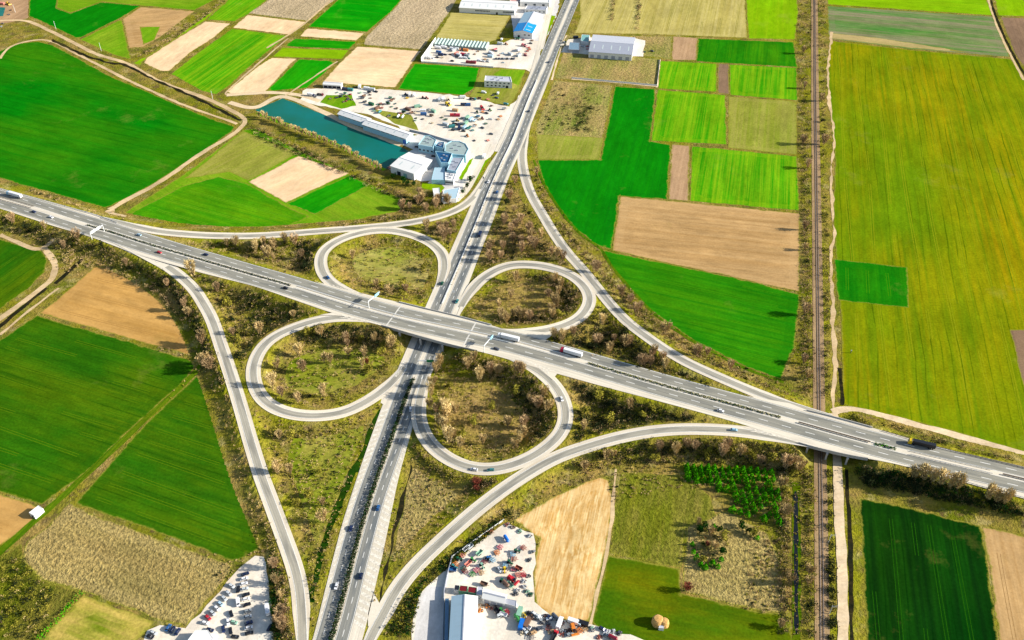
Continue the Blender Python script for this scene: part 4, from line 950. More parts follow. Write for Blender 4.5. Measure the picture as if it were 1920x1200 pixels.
# conifer plantation: bent rows
npl = 0
for i in range(13):
    for j in range(9):
        t = j / 8; x = 1287 + i * 13.2 + t * (12 + i * 1.5) + random.gauss(0, .5); y = 878 + i * .8 + j * (7.5 + i * .42) + random.gauss(0, .5)
        if x > 1462 or (t > .5 + random.gauss(0, .08) and x < 1372) or (t > .85 and random.random() < .4) or random.random() < .06 or npl >= 99: continue
        put_tree('green', gnd(x, y), 'in the rows of the plantation', random.uniform(.95, 1.25), 'conifers of the plantation'); npl += 1
for x_, y_, k_ in ((1298, 1022, 'green'), (1300, 1036, 'green'), (1306, 1048, 'green'), (1314, 1060, 'green'), (1322, 1066, 'green'), (1336, 1058, 'green'), (1346, 1064, 'green'), (1352, 1050, 'green'), (1355, 1040, 'ever'), (1318, 1050, 'olive'), (1312, 1000, 'ever'), (1322, 990, 'ever'), (1338, 988, 'green'), (1346, 996, 'ever'), (1352, 1008, 'olive'), (1330, 1004, 'tan'), (1308, 985, 'tan'), (1340, 1030, 'tan'), (1326, 1024, 'rust'), (1390, 990, 'ever'), (1400, 998, 'ever'), (1412, 1004, 'olive'), (1420, 1010, 'green')):
    put_tree(k_, gnd(x_, y_), 'in the ragged clump on the stubble', random.uniform(.7, 1.1), 'bushes left on the stubble')
# low tufts all over the verges of the crossing
tn = 0
while tn < 8500:
    x_, y_ = random.uniform(60, 1540), random.uniform(395, 1190)
    p_ = gp(x_, y_); nr = near_road(p_.x, p_.y)
    if nr > 60 or nr < 1.5: tn += .2; continue
    p_ = gnd(x_, y_); nr = near_road(p_.x, p_.y)
    if not (1.2 < nr < 38): tn += .2; continue
    if any(inside(q_, x_, y_) for q_ in CROPS) or inside([(768, 866), (782, 866), (719, 1128), (704, 1128)], x_, y_): tn += .2; continue
    SCR[random.choices(('tan', 'bare', 'olive', 'dark'), (7, 3, 4, .3))[0]].append((p_, random.uniform(.28, .6))); tn += 1
print('TREES', NTREE)
# undergrowth: thickets nobody could count, as one object
vs, fs, mi = [], [], []; order = list(SCR)
for ki, k_ in enumerate(order):
    for p_, s_ in SCR[k_]:
        twig = k_ in ('bare', 'tan', 'gold'); r = random.uniform(.9, 1.7) * s_; h = random.uniform(1.1, 2.6) * s_
        if k_ in ('dark', 'ever'): r *= 1.3; h *= 1.25
        for i in range(22 if s_ > .75 else 14) if not k_ in ('dark', 'ever') else range(30):
            a = random.uniform(0, 2 * PI); rr = r * math.sqrt(random.random()); z = h * random.uniform(.12, 1.0) * (1.1 - .5 * rr / r)
            cx, cy, cz = p_.x + rr * math.cos(a), p_.y + rr * math.sin(a), p_.z + z; o = len(vs)
            if twig:
                l_ = random.uniform(.4, .9); w_ = random.uniform(.1, .24); b = random.uniform(0, PI)
                dx, dy = math.cos(a) * .35 * l_, math.sin(a) * .35 * l_
                vs += [(cx - w_ * math.cos(b), cy - w_ * math.sin(b), cz), (cx + w_ * math.cos(b), cy + w_ * math.sin(b), cz), (cx + dx, cy + dy, cz + l_)]; fs.append((o, o + 1, o + 2))
            else:
                u = Vector((random.gauss(0, 1), random.gauss(0, 1), random.gauss(0, .6))).normalized() * random.uniform(.22, .48); q = Vector((random.gauss(0, 1), random.gauss(0, 1), random.gauss(0, .6))).normalized() * random.uniform(.22, .48)
                vs += [(cx - u.x, cy - u.y, cz - u.z), (cx - q.x, cy - q.y, cz - q.z), (cx + u.x, cy + u.y, cz + u.z), (cx + q.x, cy + q.y, cz + q.z)]; fs.append((o, o + 1, o + 2, o + 3))
            mi.append(ki)
me = bpy.data.meshes.new('undergrowth'); me.from_pydata(vs, [], fs)
for k_ in order: me.materials.append(LM[k_])
me.polygons.foreach_set('material_index', mi); me.update()
ug = bpy.data.objects.new('undergrowth', me); COL.objects.link(ug); ug['kind'] = 'stuff'
# dense shrubby hedge strips with a length of their own
def hedge(pts, wid, h, kinds, label, z=None, dens=3.2, name='hedge', group=None):
    P = resample([gp(x, y, z) if z is not None else gnd(x, y) for x, y in pts], 1.0); N, _ = normals(P); m = MB()
    for i in range(len(P)):
        for q in range(int(dens * wid * 1.6)):
            o_ = random.uniform(-wid / 2, wid / 2); t = random.random(); c_ = Vector((P[i, 0] + N[i, 0] * o_ + random.gauss(0, .3), P[i, 1] + N[i, 1] * o_ + random.gauss(0, .3), P[i, 2] + h * t * (1 - .3 * abs(o_) / wid) + random.gauss(0, .1)))
            u = Vector((random.gauss(0, 1), random.gauss(0, 1), random.gauss(0, .7))).normalized() * random.uniform(.25, .5); q_ = Vector((random.gauss(0, 1), random.gauss(0, 1), random.gauss(0, .7))).normalized() * random.uniform(.25, .5)
            m.add([c_ - u, c_ - q_, c_ + u, c_ + q_], [(0, 1, 2, 3)], random.randrange(len(kinds)))
    b = P[len(P) // 2]; m.v = [(x - b[0], y - b[1], z_ - b[2]) for x, y, z_ in m.v]
    o = m.build(name, [LM[k_] for k_ in kinds], loc=tuple(b)); return tag(o, label, 'hedge', group)
hedge([(152, 1112), (112, 1160), (72, 1202), (60, 1225)], 3.0, 2.2, ('green', 'green', 'olive'), 'bright green hedge along the straw coloured plot in the corner')
def med_pts(P, y0=None, y1=None, x0=None, x1=None, off=0.0):
    N, _ = normals(P); out = []
    for i in range(0, len(P), 4):
        q = proj(P[i])
        if y0 is not None and not (y0 <= q[1] <= y1): continue
        if x0 is not None and not (x0 <= q[0] <= x1): continue
        out.append((P[i, 0] + N[i, 0] * off, P[i, 1] + N[i, 1] * off, P[i, 2]))
    return out
def hedge3(P3, wid, h, kinds, label, **kw):
    global gp
    g0 = gp; pts = [(i, 0) for i in range(len(P3))]
    gp = lambda x, y, z=0: Vector(P3[x]); o = hedge(pts, wid, h, kinds, label, z=0, **kw); gp = g0; return o
hedge3(med_pts(MP, x0=148, x1=545), 1.5, .8, ('ever', 'ever', 'dark'), 'dark green median hedge on the motorway left of the overpass', dens=5)
hedge3(med_pts(MP, x0=1075, x1=1488), 1.8, .8, ('ever', 'olive', 'ever', 'ever'), 'dark green median hedge on the motorway right of the overpass', dens=5)
hedge3(med_pts(MP, x0=1640, x1=1692), 2.4, 1.0, ('ever', 'green', 'ever'), 'short green piece of median hedge near the yellow lorry', dens=5)
hedge3(med_pts(NP_, y0=690, y1=1270, off=-.2), 2.6, 2.3, ('dark', 'ever', 'dark'), 'long dark hedge on the median of the straight road below the overpass', dens=9)
hedge3(med_pts(NP_, y0=300, y1=545, off=-.2), 1.2, 1.6, ('dark', 'ever', 'bare'), 'gappy dark hedge on the median of the straight road above the overpass', dens=1.5)
hedge([(742, 322), (760, 330), (780, 338)], 1.6, 1.4, ('ever',), 'clipped dark hedge beside the white works hall')
hedge([(1000, 262), (985, 300)], 2.5, 2.0, ('bare', 'dark'), 'thin scrubby hedge at the start of the long slip road') if False else None
# ------------------------------------------------------------------ bridges over the straight road and the railway
M_BETON = paint('bridge_concrete', A(206, 200, 190), .85, .2); M_STEEL = paint('galvanised_steel', A(214, 216, 214), .5, .5, .3)
M_WPOST = paint('white_steel', A(244, 246, 244), .5, .4); M_GREEN = paint('sign_green', A(10, 150, 84), .5, .4); M_BLUESIGN = paint('sign_blue', A(150, 206, 232), .5, .4)
M_BROWNRAIL = paint('weathered_rail', A(96, 84, 74), .7, .3); M_JOINT = paint('joint_concrete', A(232, 226, 212), .8, .2)
sM = arclen(MP); pxM = np.array([proj(p_)[0] for p_ in MP]); s_mx = lambda x: float(np.interp(x, pxM, sM))
def mpt(s, off, dz=0.0):
    N, _ = normals(MP); g = lambda a: float(np.interp(s, sM, a))
    return Vector((g(MP[:, 0]) + g(N[:, 0]) * off, g(MP[:, 1]) + g(N[:, 1]) * off, g(MP[:, 2]) + dz))
_NM, _TM = normals(MP)
def mdir(s): return math.atan2(float(np.interp(s, sM, _TM[:, 1])), float(np.interp(s, sM, _TM[:, 0])))
def bridge(x0, x1, piers, label):
    s0, s1 = s_mx(x0), s_mx(x1); mid = mpt((s0 + s1) / 2, 0); root = thing('road_bridge', label, 'bridge', tuple(mid))
    def loc(v): return tuple(Vector(v) - mid)
    i0, i1 = int(np.searchsorted(sM, s0)), int(np.searchsorted(sM, s1))
    m = MB(); n = 0
    for i in range(i0, i1):
        s_ = sM[i]; q = [mpt(s_, MU[i] + .35, -.05), mpt(s_, -ML[i] - .35, -.05), mpt(s_, -ML[i] - .35, -1.5), mpt(s_, -ML[i] + 1.2, -1.7), mpt(s_, MU[i] - 1.2, -1.7), mpt(s_, MU[i] + .35, -1.5)]
        o = len(m.v); m.v += [loc(p_) for p_ in q]
        if i > i0:
            for j in range(6): m.f.append((o - 6 + j, o - 6 + (j + 1) % 6, o + (j + 1) % 6, o + j)); m.mi.append(0)
        elif True: m.f.append((o, o + 1, o + 2, o + 3, o + 4, o + 5)); m.mi.append(0)
    m.f.append(tuple(o + j for j in (5, 4, 3, 2, 1, 0))); m.mi.append(0)
    m.build('deck', M_BETON, root)
    for off, sg in ((MU, 1), (ML, -1)):
        m = MB()
        for i in range(i0, i1 - 1):
            a, b = mpt(sM[i], sg * (off[i] + .1)), mpt(sM[i + 1], sg * (off[i + 1] + .1)); c_ = (a + b) / 2 - mid
            m.box((c_.x, c_.y, c_.z + .45), ((b - a).length, .38, .9), math.atan2(b.y - a.y, b.x - a.x))
        m.build('parapet', M_BETON, root)
    for x in piers:
        s_ = s_mx(x); a = mdir(s_)
        for off in (float(np.interp(s_, sM, MU)) * .6, 0.0, -float(np.interp(s_, sM, ML)) - .2):
            p_ = mpt(s_, off, -1.6); h = p_.z - hgt(p_.x, p_.y) + .4; c_ = p_ - mid; m = MB()
            m.box((c_.x, c_.y, c_.z - h / 2), (1.1, 1.5, h), a); m.box((c_.x, c_.y, c_.z - .3), (1.3, 2.6, .7), a); m.build('pier', M_BETON, root)
    return root
bridge(728, 912, (764, 803, 845), 'long concrete bridge carrying the motorway over the straight road')
bridge(1502, 1640, (1524, 1560, 1597), 'concrete bridge carrying the motorway over the railway and dirt track')
m = MB()
for x in (738, 882):
    s_ = s_mx(x); i = int(np.searchsorted(sM, s_)); a, b = mpt(s_, MU[i], .06), mpt(s_, -ML[i], .06); t = Vector((math.cos(mdir(s_)), math.sin(mdir(s_)), 0)) * .5
    m.add([a - t, a + t, b + t, b - t], [(0, 1, 2, 3)])
m.build('expansion_joints', M_JOINT, motorway)
def guard_rail(P, off, x0, x1, mat_, label, yaxis=False, h=.8, wdt=.3):
    off = np.broadcast_to(off, len(P)); N, _ = normals(P); pp = [proj(p_) for p_ in P]
    ids = [i for i in range(len(P)) if x0 <= pp[i][1 if yaxis else 0] <= x1]
    if len(ids) < 2: return
    W3 = [Vector((P[i, 0] + N[i, 0] * off[i], P[i, 1] + N[i, 1] * off[i], P[i, 2])) for i in ids]; b0 = W3[len(W3) // 2]; m = MB(); mp = MB()
    for a, b in zip(W3, W3[1:]):
        c_ = (a + b) / 2 - b0; m.box((c_.x, c_.y, c_.z + h * .8), ((b - a).length + .02, wdt, h * .4), math.atan2(b.y - a.y, b.x - a.x))
        q = a - b0; mp.box((q.x, q.y, q.z + h * .3), (.14, .14, h * .6))
    r = thing('guard_rail', label, 'guard rail', tuple(b0)); m.build('beam', mat_, r); mp.build('posts', mat_, r)
for off, w_ in ((1.6, 'far'), (-1.6, 'near')):
    guard_rail(MP, off, 552, 1070, M_WPOST, 'pale steel guard rail on the %s side of the paved median across the overpass' % w_)
    guard_rail(MP, off, -60, 62, M_BROWNRAIL, 'brown guard rail on the %s side of the median beside the leftmost lorry' % w_)
    guard_rail(MP, off, 1700, 1870, M_STEEL, 'grey guard rail on the %s side of the median below the yellow lorry' % w_)
guard_rail(MP, 0.0, 1490, 1636, M_BROWNRAIL, 'dark brown guard rail on the median over the railway', wdt=.8, h=1.0)
guard_rail(MP, 0.0, 1872, 2000, M_BROWNRAIL, 'dark brown guard rail on the median at the right edge of the photo', wdt=.8, h=1.0)
guard_rail(MP, MU - .5, -60, 200, M_STEEL, 'steel guard rail along the upper edge of the motorway beside the big field')
guard_rail(MP, MU - .5, 1645, 2000, M_BROWNRAIL, 'brown guard rail along the upper edge of the motorway right of the railway')
guard_rail(MP, -ML + .5, 1700, 2000, M_STEEL, 'steel guard rail along the lower edge of the motorway right of the railway')
guard_rail(NP_, 0.7, 150, 575, M_WPOST, 'pale guard rail on the median of the straight road above the overpass', True, wdt=.5)
# gantries
def gantry(label, pa, pb, z, h, signs, one_leg=False, mat_=M_WPOST, sm=M_BLUESIGN, sh=2.4):
    a, b = gp(*pa, z), gp(*pb, z); r = thing('sign_gantry', label, 'gantry', tuple(a), math.atan2(b.y - a.y, b.x - a.x)); L_ = (b - a).length
    m = MB(); m.box((0, 0, h / 2), (.34, .34, h)); m.build('post', mat_, r)
    if not one_leg: m = MB(); m.box((L_, 0, h / 2), (.34, .34, h)); m.build('post', mat_, r)
    m = MB(); m.box((L_ / 2, 0, h + .3), (L_ + .4, .32, .32)); m.box((L_ / 2, 0, h - .35), (L_, .16, .16))
    for i in range(int(L_ / 1.5)): m.cyl((i * 1.5, 0, h - .3), (i * 1.5 + .75, 0, h + .2), .07, 5)
    m.build('beam', mat_, r)
    for t, wd in signs: m = MB(); m.box((L_ * t, -.38, h + .2), (wd, .16, sh)); m.build('sign_board', sm, r)
    return r
gantry('white sign gantry over the lower carriageway near the fork of the slip road', (173, 449), (196, 434), 7.0, 6.2, [(.22, 4.4), (.62, 4.4)], sm=M_WPOST)
gantry('white cantilever sign gantry over the upper carriageway at the north-west loop', (692, 578), (713, 560), 8.0, 6.4, [(.72, 5.0)], True)
gantry('white cantilever gantry over the motorway in front of the white lorry', (908, 661), (925, 641), 8.0, 6.4, [(.78, 3.6)], True)
gantry('green sign gantry over the straight road just below the overpass', (785, 688), (824, 689), .4, 6.0, [(.58, 5.0)], sm=M_GREEN)
def road_sign(label, x, y, z, col_): 
    r = thing('road_sign', label, 'sign', tuple(gp(x, y, z))); m = MB(); m.cyl((0, 0, 0), (0, 0, 3), .09, 6); m.build('post', M_STEEL, r); m = MB(); m.box((0, -.1, 2.8), (1.8, .1, 1.8)); m.build('sign_board', col_, r)
road_sign('small dark backed road sign at the left edge of the straight road above the overpass', 811, 545, .4, M_BROWNRAIL)
road_sign('white road sign on the median just above the overpass', 851, 552, .4, M_WPOST)
for i, (x, y, t) in enumerate(((298, 434, 'first'), (330, 452, 'second'), (404, 440, 'third'))):
    pass
# catenary masts and power poles
def mast(label, p_, h, arm, grp, name, cat, mat_):
    r = thing(name, label, cat, tuple(p_), 0, grp); m = MB(); m.cyl((0, 0, -.2), (0, 0, h), .2, 6, 0, .14); m.build('pole', mat_, r)
    m = MB(); m.cyl((0, 0, h - .9), (arm, 0, h - .3), .07, 5); m.cyl((0, 0, h - 1.6), (arm * .9, 0, h - 1.5), .06, 5); m.build('arm', mat_, r)
N_, T_ = normals(RAIL); sR = arclen(RAIL); pyR = np.array([proj(p_)[1] for p_ in RAIL])
s0 = float(np.interp(-1040, -pyR, sR)); j = 0
for k_ in range(-2, 22):
    s_ = s0 + k_ * 47.0
    if s_ < 0 or s_ > sR[-1]: continue
    i = int(np.searchsorted(sR, s_)); i = min(i, len(RAIL) - 1); q = proj(RAIL[i])
    if 765 < q[1] < 870 or q[1] < 60: continue
    mast('grey catenary mast on the left of the railway ' + ('below the motorway bridge' if q[1] > 860 else 'above the motorway bridge'), (RAIL[i, 0] + N_[i, 0] * 3.9, RAIL[i, 1] + N_[i, 1] * 3.9, .2), 8.0, 3.2, 'catenary masts of the railway', 'catenary_mast', 'mast', M_STEEL)
for x, y, l in ((29, 23, 'by the yard in the corner'), (105, 54, 'beside the dark green field in the corner'), (190, 95, 'beside the path along the meadow'), (399, 186, 'near the end of the pond path')):
    mast('pale power pole ' + l, gp(x, y), 9.5, .9, None, 'power_pole', 'pole', M_WPOST)

# ------------------------------------------------------------------ vehicles
M_GLASS = paint('vehicle_glass', A(22, 30, 44), .15, .5); M_TYRE = paint('tyre_rubber', A(28, 28, 30), .9, .1); M_PAINT = paint('car_paint', A(240, 240, 240), .35, .5); M_CHAS = paint('chassis', A(50, 50, 54), .8, .2)
CC = {'white': (250, 250, 250), 'silver': (206, 212, 214), 'grey': (150, 158, 162), 'dark grey': (84, 90, 100), 'black': (24, 26, 32), 'navy blue': (30, 48, 92), 'blue': (40, 100, 160), 'light blue': (160, 208, 232), 'red': (206, 40, 52), 'dark red': (140, 18, 44),
      'teal': (60, 140, 140), 'dark green': (20, 96, 62), 'green': (60, 150, 70), 'yellow': (250, 206, 20), 'orange': (236, 140, 50), 'pink': (234, 130, 140), 'rust': (180, 96, 74), 'brown': (130, 96, 76), 'pale green': (150, 196, 168), 'bright blue': (20, 120, 220), 'cream': (244, 226, 190), 'dark blue': (16, 34, 70), 'pale blue': (190, 220, 236), 'tan': (214, 172, 120), 'crimson': (196, 24, 66), 'salmon': (240, 150, 130)}
def CM(n): return paint('paint_' + n.replace(' ', '_'), A(*CC[n]), .4, .5)
def wheels(root, pts, r=.33, wd=.24):
    for x, y in pts: m = MB(); m.cyl((x, y - wd / 2, r), (x, y + wd / 2, r), r, 10); m.build('wheel', M_TYRE, root)
def proto(name): t = thing(name, name, name); PROTO.append(t); return t
P = proto('car'); m = MB(); m.prism([(-2.15, .3), (2.15, .3), (2.22, .62), (2.05, .78), (1.0, .95), (-1.75, 1.0), (-2.2, .9)], -.88, .88); m.box((-.35, 0, 1.44), (1.9, 1.3, .07), taper=(.92, .92)); m.box((-.35, 0, 1.2), (.12, 1.52, .46)); m.build('body', M_PAINT, P)
m = MB(); m.box((-.4, 0, 1.19), (2.9, 1.62, .46), taper=(.64, .8)); m.build('windows', M_GLASS, P); wheels(P, [(1.35, .78), (1.35, -.78), (-1.35, .78), (-1.35, -.78)])
for sy in (-.6, .6): m = MB(); m.box((2.2, sy, .68), (.08, .36, .16)); m.build('headlight', M_WPOST, P)
CAR = reg(P)
P = proto('van'); m = MB(); m.prism([(-2.6, .35), (2.5, .35), (2.6, .9), (1.9, 1.15), (1.35, 1.95), (1.1, 2.1), (-2.55, 2.1), (-2.65, 1.9)], -.95, .95); m.build('body', M_PAINT, P)
m = MB(); m.add([(1.93, -.8, 1.2), (1.93, .8, 1.2), (1.42, .72, 1.93), (1.42, -.72, 1.93)], [(0, 1, 2, 3)]); m.build('windscreen', M_GLASS, P); wheels(P, [(1.6, .85), (1.6, -.85), (-1.6, .85), (-1.6, -.85)], .36)
VAN = reg(P)
P = proto('lorry'); m = MB(); m.prism([(6.0, .6), (8.2, .6), (8.25, 1.6), (7.9, 3.1), (7.5, 3.35), (6.0, 3.4)], -1.22, 1.22); m.build('cab', M_PAINT, P)
m = MB(); m.add([(8.27, -1.05, 1.75), (8.27, 1.05, 1.75), (7.96, 1.0, 3.0), (7.96, -1.0, 3.0)], [(0, 1, 2, 3)]); m.build('windscreen', M_GLASS, P)
m = MB(); m.box((-1.3, 0, 2.45), (13.6, 2.5, 2.75)); m.build('trailer', paint('trailer_skin', A(250, 250, 250), .5, .4), P); m = MB(); m.box((0, 0, .85), (15, 1.0, .3)); m.build('chassis', M_CHAS, P)
wheels(P, [(x, y) for x in (7.2, 4.6, -4.2, -5.5, -6.8) for y in (1.0, -1.0)], .5, .35); LORRY = reg(P); M_TRAIL = MATS['trailer_skin']
P = proto('box_truck'); m = MB(); m.prism([(2.2, .5), (3.8, .5), (3.85, 1.2), (3.5, 2.2), (3.2, 2.4), (2.2, 2.4)], -1.05, 1.05); m.build('cab', M_PAINT, P); m = MB(); m.add([(3.86, -.9, 1.3), (3.86, .9, 1.3), (3.54, .85, 2.15), (3.54, -.85, 2.15)], [(0, 1, 2, 3)]); m.build('windscreen', M_GLASS, P)
m = MB(); m.box((-.9, 0, 1.9), (5.8, 2.3, 2.3)); m.build('box', paint('box_skin', A(250, 250, 250), .5, .4), P); m = MB(); m.box((0, 0, .65), (7, .9, .25)); m.build('chassis', M_CHAS, P); wheels(P, [(x, y) for x in (2.8, -2.3) for y in (.9, -.9)], .45, .3); BOXT = reg(P); M_BOX = MATS['box_skin']
VKIND = {'car': CAR, 'van': VAN, 'lorry': LORRY, 'truck': BOXT}
def put_vehicle(kind, p_, a, colour, label, group=None, box=None):
    sw = {M_PAINT: CM(colour)}
    if box: sw[M_TRAIL] = CM(box); sw[M_BOX] = CM(box)
    c = dup(VKIND[kind], tuple(p_), a, 1.0, label, group, sw); c['category'] = {'truck': 'truck'}.get(kind, kind); return c
def drive(kind, x, y, colour, label, back=False, box=None):
    d = (SAMP[:, 0] - x) ** 2 + (SAMP[:, 1] - y) ** 2; i = int(np.argmin(d)); z = SAMP[i, 4] + .05; p_ = gp(x, y, z)
    put_vehicle(kind, p_, math.atan2(SAMP[i, 6], SAMP[i, 5]) + (PI if back else 0), colour, label + ('' if 'motorway' in label or 'road' in label or 'ramp' in label else ''), 'vehicles driving on the roads', box)
drive('lorry', 28, 368, 'light blue', 'white lorry on the motorway at the left edge of the photo', True, 'white')
drive('car', 64, 398, 'navy blue', 'dark blue car on the lower motorway carriageway left of the white car')
drive('car', 96, 408, 'white', 'white car on the lower motorway carriageway near the left edge')
drive('car', 261, 441, 'pale blue', 'pale blue car on the upper motorway carriageway beside the fork', True)
drive('car', 299, 474, 'red', 'red car on the lower motorway carriageway beside the fork')
drive('car', 386, 478, 'navy blue', 'dark blue car on the upper motorway carriageway above the lone pale tree', True)
drive('car', 536, 541, 'black', 'black car on the lower motorway carriageway left of the loops')
drive('lorry', 953, 636, 'white', 'white lorry on the motorway just past the cantilever gantry', True, 'white')
drive('car', 931, 655, 'dark grey', 'dark car on the lower motorway carriageway beside the white lorry')
drive('lorry', 1071, 664, 'crimson', 'lorry with red cab and white trailer on the motorway', True, 'white')
drive('car', 1351, 771, 'white', 'white car on the lower motorway carriageway right of the loops')
drive('lorry', 1727, 836, 'yellow', 'lorry with yellow cab and black trailer on the motorway', True, 'black')
drive('car', 1376, 807, 'light blue', 'light blue car on the slip road above the plantation', True)
drive('car', 615, 521, 'blue', 'blue car at the start of the north-west loop ramp')
drive('car', 889, 881, 'white', 'white car leading the pair at the bottom of the south-east loop ramp')
drive('car', 920, 882, 'teal', 'teal car following the white one at the bottom of the south-east loop')
drive('car', 1053, 749, 'white', 'white car on the right side of the south-east loop ramp')
drive('car', 916, 342, 'white', 'white car on the straight road beside the slip road merge', True)
drive('car', 932, 361, 'blue', 'blue car on the right carriageway above the overpass, far up')
drive('truck', 900, 441, 'dark blue', 'dark blue truck on the right carriageway above the overpass', box='dark blue')
drive('car', 829, 532, 'dark green', 'dark green car on the left carriageway just above the overpass', True)
drive('car', 857, 566, 'teal', 'teal car on the right carriageway just above the overpass')
drive('car', 770, 768, 'white', 'white car on the right carriageway below the overpass')
drive('car', 709, 953, 'blue', 'blue car on the right carriageway between the hatched shoulders')
drive('car', 658, 992, 'navy blue', 'navy blue car on the left carriageway of the lower straight road', True)
drive('car', 677, 1081, 'dark blue', 'dark blue car on the right carriageway near the bottom of the photo')
drive('car', 631, 1100, 'white', 'white car on the left carriageway near the bottom of the photo', True)
drive('car', 1029, 117, 'dark grey', 'dark grey car on the far straight road beside the scrapyard')
drive('car', 992, 209, 'dark grey', 'dark grey car on the far straight road beside the machinery yard')
# the car park at the bottom left
def dirpx(x, y, dx, dy, z=0): a, b = gp(x, y, z), gp(x + dx, y + dy, z); return math.atan2(b.y - a.y, b.x - a.x)
CP = [(1470, 280, 'dark blue', 8, -3), (1455, 345, 'white', 8, -2), (1450, 415, 'white', 8, -2), (1460, 490, 'silver', 8, -2), (1480, 570, 'black', 8, -3), (1480, 632, 'white', 8, -2), (1492, 710, 'black', 8, -3), (1500, 800, 'grey', 8, -3), (1505, 880, 'silver', 8, -2), (1520, 965, 'navy blue', 8, -3), (1520, 1035, 'white', 8, -2), (1528, 1110, 'black', 8, -2),
      (1275, 445, 'silver', 7, 4), (1235, 550, 'silver', 7, 5), (1172, 620, 'silver', 6, 5), (1122, 697, 'pale blue', 6, 5), (1070, 760, 'white', 6, 5), (1010, 825, 'silver', 6, 5), (948, 893, 'red', 6, 5), (905, 965, 'white', 8, 2),
      (1370, 495, 'black', 1, -6), (1275, 840, 'black', 2, 6), (1230, 950, 'white', 1, 6), (1312, 958, 'pale green', 7, 2), (980, 1065, 'dark blue', 7, 2), (1165, 1055, 'navy blue', 1, 6), (1265, 1080, 'black', 1, 6), (1330, 1160, 'black', 8, 1), (1815, 1035, 'dark blue', 4, -7),
      (390, 1035, 'blue', 4, -6), (445, 1062, 'dark blue', 4, -6), (520, 1090, 'navy blue', 4, -6), (180, 1105, 'silver', 7, 3), (140, 1160, 'black', 7, 3), (925, 1195, 'silver', 7, 2)]
GRPC = 'cars in the gravel car park'
cpw = []
for X, Y, c, dx, dy in CP: cpw.append((264 + X / 7.5, 1040 + Y / 7.5, c, dx, dy))
ordn = ['first', 'second', 'third', 'fourth', 'fifth', 'sixth', 'seventh', 'eighth', 'ninth', 'tenth', 'eleventh', 'last']
for i, (x, y, c, dx, dy) in enumerate(cpw):
    if i < 12: lab = '%s car, %s from the top of the right hand row in the car park' % (c, ordn[i])
    elif i < 20: lab = '%s car, %s from the top of the slanting row along the stubble edge' % (c, (ordn[:7] + ['last'])[i - 12])
    else:
        oth = sorted(((x - q[0]) ** 2 + (y - q[1]) ** 2, q[2]) for j_, q in enumerate(cpw) if j_ != i)
        lab = ('%s car loose mid car park near a %s car and a %s car' if i < 29 else '%s car below the stubble corner by a %s and a %s car') % (c, oth[0][1], oth[1][1])
        if i == 28: lab = 'dark blue car alone beside the green hedge at the right edge of the car park'
        if i == 34: lab = 'silver car at the bottom edge beside the white canopy'
    p_ = gp(x, y, FZ[0] + .05); put_vehicle('car', p_, dirpx(x, y, dx, dy), c, lab, GRPC)
p_ = gp(264 + 1372 / 7.5, 1040 + 680 / 7.5, .4); put_vehicle('van', p_, dirpx(446, 1130, 1, 8), 'white', 'white van parked across in the middle of the car park', GRPC)
p_ = gp(264 + 1785 / 7.5, 1040 + 785 / 7.5, .4); put_vehicle('truck', p_, dirpx(502, 1145, -1, -8), 'white', 'white box truck at the right side of the car park', GRPC, 'white')

# ------------------------------------------------------------------ buildings
M_WW = paint('white_render', A(250, 248, 242), .8, .2); M_WR = sheet_roof('white_roof_sheet', A(252, 250, 244)); M_GR = sheet_roof('grey_roof_sheet', A(212, 214, 222)); M_GR2 = sheet_roof('darker_grey_roof', A(176, 180, 192))
M_BLR = sheet_roof('bright_blue_roof', A(0, 156, 236)); M_PBR = sheet_roof('pale_blue_roof', A(190, 218, 230)); M_PBW = paint('pale_blue_cladding', A(176, 222, 236), .6, .3); M_DBR = paint('deep_blue_roof', A(8, 84, 132), .6, .4); M_GGR = sheet_roof('grey_green_roof', A(170, 188, 184), 2.0, .5)
M_WIN = paint('window_glass', A(40, 56, 72), .2, .5); M_TEAL = paint('teal_roof', A(136, 190, 184), .6, .3); M_RED = sheet_roof('dark_red_roof', A(126, 22, 30), .8); M_PGRN = paint('pale_green_cladding', A(130, 196, 150), .6, .3); M_SKYL = paint('skylight_sheet', A(206, 218, 214), .4, .4); M_DOOR = paint('dark_doorway', A(34, 38, 52), .8, .2)
